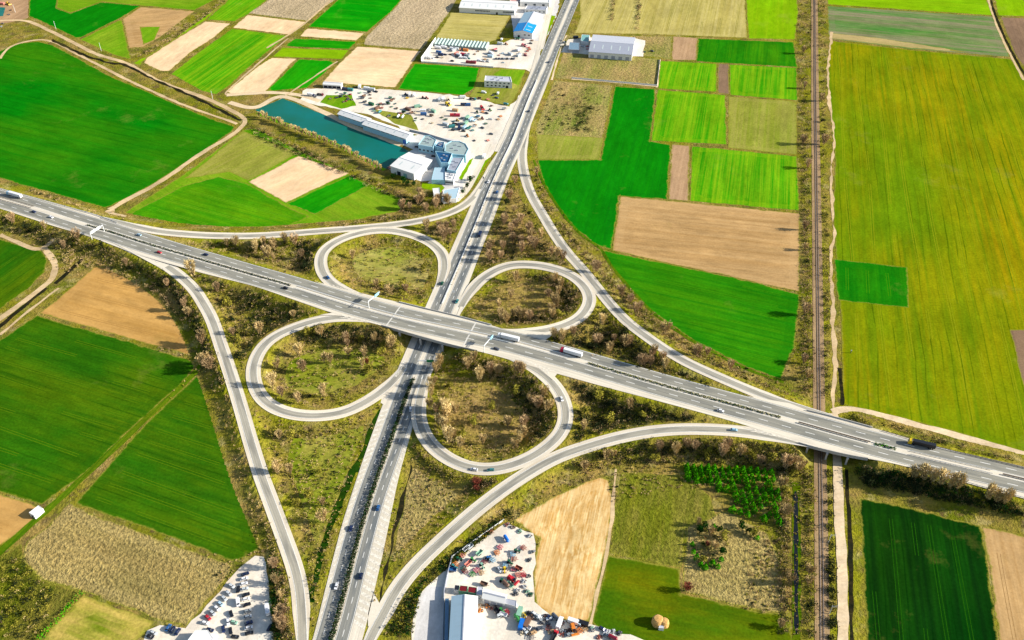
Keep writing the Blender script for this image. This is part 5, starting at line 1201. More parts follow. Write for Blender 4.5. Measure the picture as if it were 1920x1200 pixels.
def gable(name, label, cat, Apx, Bpx, Dpx, h, hr, wall, roofs, ridge='x', wins=(), over=.4):
    a, b, d = gp(*Apx, h), gp(*Bpx, h), gp(*Dpx, h); L_ = (b - a).xy.length; ang = math.atan2(b.y - a.y, b.x - a.x); n = Vector((-math.sin(ang), math.cos(ang))); W_ = abs((d - a).xy.dot(n))
    r = thing(name, label, cat, (a.x, a.y, 0), ang); m = MB()
    if ridge == 'x':
        m.add([(0, 0, 0), (L_, 0, 0), (L_, W_, 0), (0, W_, 0), (0, 0, h), (L_, 0, h), (L_, W_, h), (0, W_, h), (0, W_ / 2, hr), (L_, W_ / 2, hr)], [(0, 1, 5, 4), (2, 3, 7, 6), (1, 2, 6, 9, 5), (3, 0, 4, 8, 7)])
    else:
        m.add([(0, 0, 0), (L_, 0, 0), (L_, W_, 0), (0, W_, 0), (0, 0, h), (L_, 0, h), (L_, W_, h), (0, W_, h), (L_ / 2, 0, hr), (L_ / 2, W_, hr)], [(0, 1, 5, 8, 4), (2, 3, 7, 9, 6), (1, 2, 6, 5), (3, 0, 4, 7)])
    m.build('wall', wall, r)
    for t0, t1, mats_ in roofs:
        mats_ = mats_ if isinstance(mats_, tuple) else (mats_, mats_); m = MB(); o = over; th = .22
        def slab(q, mi):
            m.add([(x, y, z + .06) for x, y, z in q] + [(x, y, z + .06 + th) for x, y, z in q], [(3, 2, 1, 0), (4, 5, 6, 7), (0, 1, 5, 4), (1, 2, 6, 5), (2, 3, 7, 6), (3, 0, 4, 7)], mi)
        e0, e1 = (o if t0 == 0 else -.01), (o if t1 == 1 else -.01)
        if ridge == 'x':
            x0, x1 = L_ * t0 - e0, L_ * t1 + e1; dz = (hr - h) / (W_ / 2) * o
            slab([(x0, -o, h - dz), (x1, -o, h - dz), (x1, W_ / 2 - .005, hr), (x0, W_ / 2 - .005, hr)], 0); slab([(x0, W_ / 2 + .005, hr), (x1, W_ / 2 + .005, hr), (x1, W_ + o, h - dz), (x0, W_ + o, h - dz)], 1)
        else:
            y0, y1 = W_ * t0 - e0, W_ * t1 + e1; dz = (hr - h) / (L_ / 2) * o
            slab([(-o, y0, h - dz), (L_ / 2 - .005, y0, hr), (L_ / 2 - .005, y1, hr), (-o, y1, h - dz)], 0); slab([(L_ / 2 + .005, y0, hr), (L_ + o, y0, h - dz), (L_ + o, y1, h - dz), (L_ / 2 + .005, y1, hr)], 1)
        m.build('roof', list(mats_), r)
    m = MB()
    if ridge == 'x': m.box((L_ / 2, W_ / 2, hr + .3), (L_ + .2, .7, .14))
    else: m.box((L_ / 2, W_ / 2, hr + .3), (.7, W_ + .2, .14))
    m.build('ridge_cap', M_GR2, r)
    n_ = int((L_ if ridge == 'x' else W_) / 9)
    for i in range(n_ if min(L_, W_) > 9 else 0):
        t = (i + .5) / n_; m = MB()
        if ridge == 'x': y0, y1 = W_ * .16, W_ * .36; f_ = lambda y: h + (hr - h) * y / (W_ / 2) + .31; q = [(L_ * t - .6, y0, f_(y0)), (L_ * t + .6, y0, f_(y0)), (L_ * t + .6, y1, f_(y1)), (L_ * t - .6, y1, f_(y1))]
        else: x0, x1 = L_ * .62, L_ * .86; f_ = lambda x: h + (hr - h) * (L_ - x) / (L_ / 2) + .31; q = [(x0, W_ * t - .6, f_(x0)), (x1, W_ * t - .6, f_(x1)), (x1, W_ * t + .6, f_(x1)), (x0, W_ * t + .6, f_(x0))]
        m.add(q, [(0, 1, 2, 3)]); m.build('skylight', M_SKYL, r)
    for nm, t, z, wd, hh, mt in wins:
        m = MB(); m.box((L_ * t, -.04, z), (wd, .12, hh)); o_ = m.build(nm, mt, r)
        if nm == 'window': m = MB(); m.box((L_ * t, -.1, z - hh / 2 - .08), (wd + .3, .3, .14)); m.build('sill', M_WW, o_)
    return r
def row_of(t0, t1, n, z, wd, hh, nm='window', mt=None): return [(nm, t0 + (t1 - t0) * i / max(1, n - 1), z, wd, hh, mt or M_WIN) for i in range(n)]
def polyb(name, label, cat, pts, h, wall, roof, rim=.5, wins=()):
    W3 = [gp(x, y, h) for x, y in pts]; area = sum(a.x * b.y - b.x * a.y for a, b in zip(W3, W3[1:] + W3[:1]))
    if area < 0: W3 = W3[::-1]
    c_ = sum(W3, Vector()) / len(W3); c_.z = 0; Q = [(p_.x - c_.x, p_.y - c_.y) for p_ in W3]; n = len(Q)
    r = thing(name, label, cat, tuple(c_)); m = MB(); m.add([(x, y, 0) for x, y in Q] + [(x, y, h) for x, y in Q] + [(x * .95, y * .95, h) for x, y in Q] + [(x * .95, y * .95, h - rim) for x, y in Q],
        [(i, (i + 1) % n, n + (i + 1) % n, n + i) for i in range(n)] + [(n + i, n + (i + 1) % n, 2 * n + (i + 1) % n, 2 * n + i) for i in range(n)] + [(2 * n + i, 2 * n + (i + 1) % n, 3 * n + (i + 1) % n, 3 * n + i) for i in range(n)])
    m.build('wall', wall, r); m = MB(); m.add([(x * .95, y * .95, h - rim + .02) for x, y in Q], [tuple(range(n))]); m.build('roof', roof, r)
    if h >= 5:
        for i, (fx, fy) in enumerate(((.3, .2), (-.35, -.1), (.05, -.4), (-.1, .4))):
            m = MB(); sx_ = max(q[0] for q in Q) * fx; sy_ = max(q[1] for q in Q) * fy; m.box((sx_, sy_, h - rim + .5), (1.6, 1.2, .95)); m.build('roof_vent', M_GR2, r)
    if wins:
        i = max(range(n), key=lambda i: (Q[(i + 1) % n][0] - Q[i][0])); (x0, y0), (x1, y1) = Q[i], Q[(i + 1) % n]; a = math.atan2(y1 - y0, x1 - x0)
        for nm, t, z, wd, hh, mt in wins: m = MB(); m.box((x0 + (x1 - x0) * t + .04 * math.sin(a), y0 + (y1 - y0) * t - .04 * math.cos(a), z), (wd, .14, hh), a); m.build(nm, mt, r)
    return r
gable('factory_hall', 'long white factory hall with a row of small windows at the top edge', 'factory', (861, 14.5), (965, 20), (871, -2), 6, 8.2, M_WW, [(0, 1, M_WR)], wins=row_of(.30, .54, 10, 3.6, 1.3, 1.4) + row_of(.80, .97, 8, 3.6, 1.3, 1.4) + [('door', .68, 1.4, 2.4, 2.8, M_WIN)])
gable('workshop', 'white workshop with half bright blue and half pale roof by the far road', 'workshop', (963, 59), (998, 62.5), (985, 24), 7, 9.5, M_WW, [(0, .42, (M_BLR, M_BLR)), (.42, 1, (M_PBR, M_GR))], 'y', [('door', .28, 1.6, 2.6, 3.2, M_DOOR), ('window', .6, 4.2, 2.2, 1.2, M_WIN), ('window', .82, 4.2, 2.2, 1.2, M_WIN)])
polyb('office_block', 'low grey flat roofed block behind the blue roofed workshop', 'office', [(984, 17), (1024, 19), (1027, 12), (988, 10)], 5, M_WW, M_GR2, .4, row_of(.1, .9, 5, 2.5, 1.8, 1.3))
polyb('warehouse', 'white flat roofed warehouse at the very top beside the far road', 'warehouse', [(975, 3), (1030, 5), (1034, -14), (980, -18)], 6, M_WW, M_WR, .4, row_of(.2, .8, 3, 2.4, 3, 2.6, 'door'))
polyb('garage', 'small white garage with pinkish roof behind the long factory hall', 'garage', [(955, 5), (972, 6), (974, -3), (958, -5)], 4, M_WW, paint('pink_roof', A(226, 170, 160), .7, .2), .3)
b2 = polyb('office_building', 'white two storey building beside the square green field', 'building', [(908, 151), (960, 153.5), (957.5, 144), (910, 141.5)], 7.5, M_WW, M_GR, .5, row_of(.12, .88, 6, 5.4, 2.0, 1.2) + row_of(.12, .7, 5, 2.2, 2.0, 1.4) + [('door', .82, 1.4, 2.6, 2.8, M_DOOR)])
gable('open_shed', 'small white open fronted shed below the peach field', 'shed', (605.5, 158), (639, 160.5), (609, 153), 4, 5, M_WW, [(0, 1, M_WR)], wins=row_of(.14, .86, 4, 1.5, 4.2, 2.6, 'doorway', M_DOOR))
gable('storage_hall', 'upper of the two long white halls beside the pond', 'hall', (634, 213.5), (683, 230), (643, 205), 6, 7.4, M_PBW, [(0, 1, M_WR)], wins=row_of(.08, .95, 6, 5.3, 3.8, .9), over=.8)
gable('storage_hall', 'lower wider of the two long white halls beside the pond', 'hall', (680, 233), (761, 260), (692, 223.5), 6.4, 8, M_PBW, [(0, 1, M_WR)], wins=row_of(.05, .9, 9, 5.6, 4.0, .9) + [('door', .965, 2.4, 4, 4, CM('bright blue'))], over=.8)
polyb('works_block', 'light blue works block with stepped roof nearest the long halls', 'factory', [(784, 271), (812, 276), (818, 262), (806, 254), (796, 254)], 8, M_PBW, M_GGR, .5, row_of(.1, .9, 4, 3, 2, 1.6))
polyb('works_wing', 'works wing with round ended grey green roof', 'factory', [(835, 270), (846, 264), (862, 264.5), (873, 269), (879, 279), (873, 291), (850, 289), (833, 283)], 8, M_PBW, M_GGR, .6)
polyb('works_tower', 'works building with deep blue roof in a pale blue rim', 'factory', [(816, 283), (848, 287), (841, 305), (827, 305)], 9, M_PBW, M_DBR, .8)
polyb('works_annex', 'small works annex with deep blue roof behind the larger one', 'factory', [(815, 273), (822, 266), (833, 266), (831, 278)], 8, M_PBW, M_DBR, .5)
polyb('works_wing', 'works wing with long grey roof facing the straight road', 'factory', [(848, 294), (870, 295), (855, 321), (838, 318)], 7, M_PBW, M_GR2, .6)
polyb('loading_canopy', 'low pale blue loading canopy in the works yard', 'canopy', [(815, 314), (834, 314), (834, 337), (809, 337)], 4.5, M_PBW, M_PBR, .2)
polyb('works_office', 'white flat roofed works office at the bottom of the cluster', 'office', [(834.5, 321), (856, 322), (850, 339), (834.5, 337)], 5, M_WW, M_WR, .4, row_of(.15, .85, 4, 2.6, 1.8, 1.4))
gable('works_hall', 'big plain white hall between the pond and the works yard', 'hall', (732, 311), (776, 326), (770, 287), 7, 8.5, M_WW, [(0, 1, M_WR)], wins=[('door', .35, 2, 4, 4, M_WIN), ('door', .62, 2, 4, 4, M_TEAL)])
polyb('gatehouse', 'small white gatehouse at the entrance of the works', 'gatehouse', [(811, 353), (824, 352), (825, 361), (813, 363)], 4, M_WW, M_WR, .3, row_of(.3, .7, 2, 2, 1.4, 1.2))
polyb('entrance_canopy', 'pale entrance canopy beside the gatehouse', 'canopy', [(832, 356), (862, 351), (856, 372), (829, 374)], 4.5, M_WW, M_PBR, .2)
gable('warehouse', 'large pale grey ridged shed right of the far road', 'warehouse', (1104, 97), (1185, 103), (1107.5, 65), 7, 9.2, M_WW, [(0, 1, (M_GR2, M_GR))], wins=row_of(.08, .9, 6, 2.2, 4, 3.6, 'door', M_GR2))
polyb('lean_to', 'teal roofed lean-to at the left end of the grey shed', 'shed', [(1089, 76), (1103, 79), (1106, 65.5), (1091, 64.5)], 4, M_WW, M_TEAL, .15)
polyb('parking_canopy', 'blue grey canopy at the entrance beside the far road', 'canopy', [(1066, 92.5), (1086, 93.5), (1086.5, 80), (1068, 79)], 4, M_GR2, paint('slate_canopy', A(126, 154, 172), .6, .3), .15)
gable('storage_hall', 'long white ridged hall running out of the bottom of the photo', 'hall', (839, 1275), (890, 1275), (842, 1119), 5, 6.6, M_WW, [(0, 1, (M_PBR, M_WR))], 'y')
polyb('lean_to', 'narrow blue grey lean-to along the left wall of the long hall', 'shed', [(832.5, 1275), (838.5, 1275), (841.5, 1122), (834.5, 1122)], 3.6, M_PBW, paint('shaded_lean_to', A(106, 140, 168), .6, .3), .15)  # blue grey strip: canopy roof with the shadow beside it coloured in
gable('shed', 'white shed with rounded end below the lower machinery yard', 'shed', (904.5, 1121), (945, 1131), (907, 1105), 4.5, 5.8, M_WW, [(0, 1, M_WR)], wins=row_of(.2, .8, 3, 1.8, 3, 2.8, 'door', M_GR2))
polyb('shed', 'low grey shed adjoining the right end of the white shed', 'shed', [(945.5, 1131), (968, 1137), (969, 1126), (947, 1121)], 3.5, M_WW, M_GR2, .2)
polyb('container_store', 'left of the two green stores with dark red roofs', 'store', [(860, 1107.5), (875.5, 1109.5), (877, 1099), (862.5, 1097.5)], 3.4, M_PGRN, M_RED, .2)
polyb('container_store', 'right of the two green stores with dark red roofs', 'store', [(876.5, 1110), (892, 1112.5), (894, 1101.5), (878.5, 1099.5)], 3.4, M_PGRN, M_RED, .2)
polyb('shed', 'plain grey shed between the dark red roofs and the white shed', 'shed', [(893, 1114), (903.5, 1116), (906, 1101), (895.5, 1099)], 3.6, M_WW, M_GR, .2)
polyb('shed', 'black roofed shed left of the dark red roofs', 'shed', [(851, 1106), (859.5, 1107), (861.5, 1097.5), (853, 1096.5)], 3.2, M_WW, M_DOOR, .15)
polyb('hut', 'small white hut at the corner of the orange field', 'hut', [(54, 961), (64, 967), (80.5, 953), (72, 947.5)], 3.4, M_WW, M_WR, .12, [('door', .5, 1.1, 1.2, 2.1, M_DOOR)])
polyb('canopy', 'white canopy at the bottom of the car park', 'canopy', [(352, 1200), (366, 1182), (390, 1181), (400, 1196), (392, 1222), (350, 1222)], 4, M_WW, M_WR, .12)
# rows of grey green sheet-roofed bays behind the scrapyard
a, b, d = gp(812, 82, 3), gp(912, 90.5, 3), gp(818, 70.5, 3); L_ = (b - a).xy.length; ang = math.atan2(b.y - a.y, b.x - a.x); W_ = 17.0
r = thing('greenhouse', 'long greenhouse of many grey green bays behind the scrapyard', 'greenhouse', (a.x, a.y, 0), ang); nb = 16; m = MB(); mw = MB(); bw = L_ / nb
for i in range(nb):
    m.add([(i * bw, 0, 2.4), ((i + .5) * bw, 0, 3.6), ((i + 1) * bw - .05, 0, 2.4), (i * bw, W_, 2.4), ((i + .5) * bw, W_, 3.6), ((i + 1) * bw - .05, W_, 2.4)], [(0, 1, 4, 3), (1, 2, 5, 4), (0, 2, 1), (3, 4, 5)], 0)
    mw.box((i * bw + .1, 0, 1.2), (.18, .18, 2.4)); mw.box((i * bw + .1, W_, 1.2), (.18, .18, 2.4))
mw.box((L_ / 2, W_ / 2, 1.0), (L_ - .5, W_ - .5, 2.0)); m.build('roof', paint('greenhouse_sheet', A(186, 206, 194), .4, .4, var=.3), r); mw.build('frame', M_GGR, r)
# walls and fences
def wall(name, label, pts, h, th, mat_, cat='wall'):
    W3 = [gp(x, y) for x, y in pts]; b0 = W3[0]; m = MB()
    for a, b in zip(W3, W3[1:]): c_ = (a + b) / 2 - b0; m.box((c_.x, c_.y, h / 2), ((b - a).length + th * .5, th, h), math.atan2(b.y - a.y, b.x - a.x))
    return tag(m.build(name, mat_, loc=tuple(b0)), label, cat)
wall('boundary_wall', 'tall white wall at the left end of the scrapyard', [(817, 78), (790, 116)], 5.2, .4, M_WW)
wall('boundary_wall', 'low white wall along the bottom of the scrapyard', [(790, 117), (850, 121), (925, 127)], 1.6, .35, M_WW)
wall('boundary_wall', 'grey wall round the left side of the lower machinery yard', [(848, 1046), (839, 1080), (833, 1110), (831, 1180), (829, 1270)], 2.2, .35, M_GR2)
wall('boundary_wall', 'grey wall between the works and the upper machinery yard', [(768, 246), (800, 253), (835, 264), (850, 268)], 2.0, .3, M_GR2)
wall('fence', 'pale fence along the slip road side of the lower machinery yard', [(848, 1046), (855, 1040), (905, 1004), (945, 976)], 1.6, .15, M_WPOST, 'fence')
wall('fence', 'pale fence below the rough plot beside the grey shed', [(1072, 147), (1232, 161), (1238, 112)], 1.5, .15, M_WPOST, 'fence')
# the two round straw stacks with a small hut against them
def dome(r, h, flat=.45, seg=18, rings=7, notch=None):
    m = MB(); V_ = []
    for j in range(rings + 1):
        t = j / rings; z = h * t; rr = r * (1 - max(0, (t - flat)) ** 2 * 1.1) * (1.0 if j else 1.03)
        for i in range(seg): a = 2 * PI * i / seg; k_ = 1 + .03 * math.sin(5 * a + j); V_.append((rr * k_ * math.cos(a), rr * k_ * math.sin(a), z))
    F_ = [(j * seg + i, j * seg + (i + 1) % seg, (j + 1) * seg + (i + 1) % seg, (j + 1) * seg + i) for j in range(rings) for i in range(seg)]; V_.append((0, 0, h * 1.06)); n = len(V_) - 1
    F_ += [(rings * seg + i, rings * seg + (i + 1) % seg, n) for i in range(seg)]; m.add(V_, F_); return m
kS = NT('straw', .95, .1); M_STRAW = kS.done(kS.gain(kS.mix(kS.noise(kS.pos('obj'), 1.2, 3), A(236, 190, 120), A(206, 156, 90)), kS.noise(kS.pos('obj'), 5, 2), .85, 1.1))
tag(dome(3.3, 4.6).build('straw_stack', M_STRAW, loc=tuple(gp(1233, 1168))), 'left round straw stack in the mossy field', 'straw stack')
tag(dome(2.6, 4.2).build('straw_stack', M_STRAW, loc=tuple(gp(1245, 1171))), 'right smaller round straw stack in the mossy field', 'straw stack')
polyb('hut', 'small pale hut leaning between the two straw stacks', 'hut', [(1235, 1177), (1245, 1178), (1246, 1165), (1239, 1163)], 2.6, M_WW, M_GR, .1)
# ------------------------------------------------------------------ farm machines, containers and scrap in the yards
P = proto('tractor'); m = MB(); m.box((1.2, 0, 1.15), (2.2, .8, .8), taper=(.9, .85)); m.box((-.6, 0, .95), (1.6, 1.0, .5)); m.box((-.5, 0, 2.62), (1.5, 1.4, .12)); m.build('body', M_PAINT, P)
m = MB(); m.box((-.5, 0, 1.95), (1.4, 1.3, 1.25), taper=(.9, .88)); m.build('cab_glass', M_GLASS, P); wheels(P, [(-.9, .95), (-.9, -.95)], .85, .5); wheels(P, [(1.6, .8), (1.6, -.8)], .5, .35); TRAC = reg(P)
P = proto('farm_implement'); m = MB()
for y in (-1.6, -.8, 0, .8, 1.6): m.box((0, y, .8), (3.4, .22, .22))
for x in (-1.6, 0, 1.6): m.box((x, 0, .95), (.24, 3.6, .24))
m.box((2.4, 0, .8), (1.6, .25, .25)); m.build('frame', M_PAINT, P); m = MB()
for x in (-1.5, -.5, .5, 1.5):
    for y in (-1.6, -.8, 0, .8, 1.6): m.box((x + .1, y, .38), (.12, .1, .75))
m.build('tines', M_CHAS, P); wheels(P, [(-.4, 1.95), (-.4, -1.95)], .4, .25); IMPL = reg(P)
P = proto('farm_trailer'); m = MB(); m.box((0, 0, 1.15), (4.6, 2.2, .1)); m.box((0, 1.1, 1.65), (4.6, .08, 1.0)); m.box((0, -1.1, 1.65), (4.6, .08, 1.0)); m.box((2.3, 0, 1.65), (.08, 2.12, 1.0)); m.box((-2.3, 0, 1.65), (.08, 2.12, 1.0)); m.build('tub', M_PAINT, P)
m = MB(); m.box((2.9, 0, .9), (1.6, .2, .2)); m.box((0, 0, 1.0), (4.2, .8, .18)); m.build('drawbar', M_CHAS, P); wheels(P, [(-.9, 1.0), (-.9, -1.0), (.4, 1.0), (.4, -1.0)], .45, .3); TRLR = reg(P)
P = proto('combine_harvester'); m = MB(); m.box((-.4, 0, 2.1), (5.2, 2.6, 2.2), taper=(.9, .9)); m.box((-1.2, 0, 3.4), (2.4, 1.8, .5)); m.build('body', M_PAINT, P); m = MB(); m.box((2.6, 0, 2.9), (1.3, 1.7, 1.6), taper=(.85, .9)); m.build('cab', M_GLASS, P)
m = MB(); m.box((4.2, 0, .8), (1.2, 4.6, .9)); m.cyl((4.7, -2.2, 1.0), (4.7, 2.2, 1.0), .5, 8); m.build('header', M_PAINT, P); wheels(P, [(1.7, 1.4), (1.7, -1.4)], .9, .55); wheels(P, [(-2.2, 1.2), (-2.2, -1.2)], .55, .4); COMB = reg(P)
P = proto('container'); m = MB()
m.box((0, 0, 1.35), (6.0, 2.4, 2.5))
for i in range(14):
    for s_ in (-1, 1): m.box((-2.8 + i * .43, s_ * 1.22, 1.35), (.2, .08, 2.3))
m.build('body', M_PAINT, P); m = MB(); m.box((3.03, .6, 1.35), (.08, 1.1, 2.3)); m.build('door', M_PAINT, P); m = MB(); m.box((3.03, -.6, 1.35), (.08, 1.1, 2.3)); m.build('door', M_PAINT, P); CONT = reg(P)
P = proto('tank'); m = MB(); m.cyl((-2.2, 0, 1.5), (2.2, 0, 1.5), 1.05, 14); m.cyl((2.2, 0, 1.5), (2.7, 0, 1.5), 1.05, 14, 0, .5); m.cyl((-2.7, 0, 1.5), (-2.2, 0, 1.5), .5, 14, 0, 1.05); m.build('vessel', M_PAINT, P)
m = MB(); m.box((-1.4, 0, .3), (.3, 1.6, .8)); m.box((1.4, 0, .3), (.3, 1.6, .8)); m.build('legs', M_CHAS, P); TANK = reg(P)
P = proto('flatbed_truck'); m = MB(); m.prism([(2.2, .5), (3.8, .5), (3.85, 1.2), (3.5, 2.2), (3.2, 2.4), (2.2, 2.4)], -1.05, 1.05); m.build('cab', M_PAINT, P); m = MB(); m.add([(3.86, -.9, 1.3), (3.86, .9, 1.3), (3.54, .85, 2.15), (3.54, -.85, 2.15)], [(0, 1, 2, 3)]); m.build('windscreen', M_GLASS, P)
m = MB(); m.box((-.9, 0, 1.1), (5.6, 2.2, .25)); m.box((-.9, 1.1, 1.4), (5.6, .08, .5)); m.box((-.9, -1.1, 1.4), (5.6, .08, .5)); m.build('bed', M_CHAS, P); wheels(P, [(x, y) for x in (2.8, -1.6, -2.7) for y in (.9, -.9)], .45, .3); FLAT = reg(P)
R_ = random.Random(5); SCRAPS = []
for k_ in range(3):
    P = proto('scrap_heap'); m = MB()
    for i in range(46):
        a = R_.uniform(0, 2 * PI); q = R_.random() ** .7; m.box((2.4 * q * math.cos(a), 1.8 * q * math.sin(a), .25 + 1.5 * (1 - q) * R_.random()), (R_.uniform(.3, 1.3), R_.uniform(.2, .8), R_.uniform(.1, .5)), R_.uniform(0, PI), R_.choice((0, 0, 1, 2)))
    m.build('pieces', [M_PAINT, M_CHAS, paint('scrap_metal', A(176, 170, 160), .7, .3)], P); SCRAPS.append(reg(P))
KN = {'t': (TRAC, 'tractor'), 'i': (IMPL, 'farm implement'), 'r': (TRLR, 'farm trailer'), 'h': (COMB, 'combine harvester'), 'c': (CONT, 'container'), 'k': (TANK, 'tank'), 'f': (FLAT, 'flatbed truck'), 's': (None, 'scrap heap'), 'v': (VAN, 'van'), 'x': (BOXT, 'box truck'), 'a': (CAR, 'car')}
USED = set()
def yard(items, where, ox, oy, sc_):
    rows = [(ox + X / sc_, oy + Y / sc_, kd, c, dx, dy) for X, Y, kd, c, dx, dy in items]
    for i, (x, y, kd, c, dx, dy) in enumerate(rows):
        pr, word = KN[kd]; pr = pr or SCRAPS[i % 3]
        nb = sorted(((x - q[0]) ** 2 + (y - q[1]) ** 2, q[3] + ' ' + KN[q[2]][1]) for j_, q in enumerate(rows) if j_ != i)
        lab = '%s %s %s' % (c, word, where)
        for d_, n_ in nb[:6]:
            lab = '%s %s beside the %s %s' % (c, word, n_, where)
            if lab not in USED: break
        USED.add(lab)
        box = c if kd == 'x' else None
        sw = {M_PAINT: CM(c)}
        if kd == 'x': sw[M_BOX] = CM('white') if c != 'dark blue' else CM(c)
        o = dup(pr, tuple(gp(x, y, FZ[0] + .02)), dirpx(x, y, dx, dy) if (dx or dy) else random.uniform(0, PI), {'i': .82, 's': .72, 't': .95, 'r': .9, 'h': .85}.get(kd, 1.0), lab, 'things standing ' + where, sw); o['category'] = word
LOW = [(1435, 340, 'k', 'bright blue', 3, 5), (1340, 455, 'i', 'pink', 6, -5), (1195, 220, 'i', 'rust', 5, 2), (1098, 268, 'i', 'yellow', 4, 1), (1295, 535, 'i', 'orange', 3, 5), (1690, 462, 'i', 'rust', 5, 4), (1590, 520, 't', 'dark green', 4, 0), (1535, 560, 'i', 'light blue', 1, 5), (1550, 632, 'i', 'rust', 6, 1), (1485, 690, 't', 'dark green', 5, 3),
       (1422, 718, 'i', 'light blue', 2, -6), (1410, 800, 't', 'yellow', 0, 5), (1548, 780, 'i', 'pink', 6, 1), (1622, 780, 'r', 'rust', 6, 3), (1612, 868, 'i', 'salmon', 2, 5), (1690, 868, 'i', 'red', 3, 5), (1512, 942, 'h', 'red', 6, 4), (1378, 972, 't', 'dark green', 4, 3), (1425, 1010, 'k', 'brown', 3, 3), (1488, 1030, 'r', 'pale green', 4, 4),
       (1165, 622, 't', 'blue', 5, -4), (1108, 668, 'i', 'dark red', 5, 2), (1232, 645, 'i', 'light blue', 4, 3), (930, 650, 't', 'green', 5, 2), (862, 712, 'r', 'salmon', 6, -5), (1030, 550, 'r', 'pale green', 6, -5), (780, 572, 'i', 'salmon', 6, -3), (718, 640, 't', 'dark green', 4, 0), (676, 708, 'i', 'orange', 4, 5), (650, 752, 't', 'teal', 5, 2), (632, 803, 'r', 'blue', 6, 1), (795, 778, 'i', 'dark green', 3, 5), (815, 812, 'i', 'dark red', 4, 4), (985, 800, 'i', 'pink', 6, -4), (925, 858, 'i', 'green', 5, 3), (1072, 740, 't', 'pale green', 3, 5), (1060, 835, 'i', 'tan', 6, -2),
       (1600, 1095, 's', 'white', 0, 0), (1570, 1150, 's', 'dark grey', 0, 0), (1700, 1040, 's', 'silver', 0, 0), (1760, 880, 's', 'dark grey', 0, 0), (1690, 960, 's', 'silver', 0, 0), (1830, 520, 's', 'grey', 0, 0), (1780, 640, 's', 'dark grey', 0, 0), (1780, 280, 's', 'silver', 0, 0), (1450, 110, 's', 'rust', 0, 0), (1530, 150, 's', 'brown', 0, 0), (1640, 210, 's', 'pale green', 0, 0), (1100, 1015, 'r', 'brown', 6, 2), (1740, 1110, 's', 'pale green', 0, 0), (1800, 1160, 's', 'dark green', 0, 0), (890, 460, 'r', 'silver', 6, -5), (830, 490, 'r', 'white', 6, -5), (1330, 790, 'a', 'silver', 3, 4)]
yard(LOW, 'in the lower machinery yard', 770, 970, 8)
LOW2 = [(1150, 690, 's', 'orange', 0, 0), (1060, 690, 's', 'tan', 0, 0), (1040, 760, 's', 'orange', 0, 0), (970, 690, 's', 'dark green', 0, 0), (1220, 720, 's', 'salmon', 0, 0), (1295, 790, 'f', 'silver', 2, 4), (1365, 770, 't', 'green', 4, 3), (1440, 790, 'i', 'red', 4, 4), (1390, 835, 'r', 'white', 6, 2), (545, 760, 'v', 'white', 0, 5)]
yard(LOW2[:-1], 'behind the long hall', 770, 1050, 8)
LOW3 = [(715, 960, 'x', 'white', 3, -8), (625, 1165, 'f', 'red', 4, -7), (140, 985, 'c', 'bright blue', 2, -7), (75, 890, 'k', 'green', 2, 3), (182, 830, 's', 'yellow', 0, 0), (240, 800, 's', 'black', 0, 0), (240, 900, 's', 'dark grey', 0, 0), (225, 960, 'c', 'brown', 3, -6), (300, 830, 's', 'brown', 0, 0), (390, 850, 'a', 'silver', 5, 3), (400, 890, 'a', 'grey', 5, 2), (500, 850, 's', 'brown', 0, 0), (565, 870, 'a', 'navy blue', 5, 3), (480, 890, 's', 'dark grey', 0, 0), (540, 960, 's', 'dark grey', 0, 0), (650, 870, 'k', 'dark grey', 3, 3), (190, 1060, 'a', 'silver', 4, 4), (150, 1085, 's', 'cream', 0, 0), (230, 1020, 'r', 'white', 5, 3), (915, 1040, 'h', 'orange', 2, 6), (1010, 1070, 'i', 'orange', 4, 4), (940, 950, 'x', 'pale blue', 6, 2), (1060, 970, 'c', 'black', 6, 2), (850, 1060, 's', 'brown', 0, 0), (760, 1110, 's', 'rust', 0, 0), (1180, 1020, 's', 'pale green', 0, 0), (1360, 1045, 'a', 'navy blue', 5, 3), (1450, 1085, 's', 'white', 0, 0), (1510, 1075, 's', 'silver', 0, 0), (1610, 1100, 's', 'dark grey', 0, 0), (1510, 1180, 'k', 'dark red', 4, 2), (880, 935, 'a', 'black', 5, 2), (1090, 1040, 'i', 'tan', 3, 4), (340, 820, 'a', 'white', 5, 4), (110, 800, 'c', 'pale green', 2, -6)]
yard(LOW3, 'in the bottom scrapyard', 960, 1050, 8)
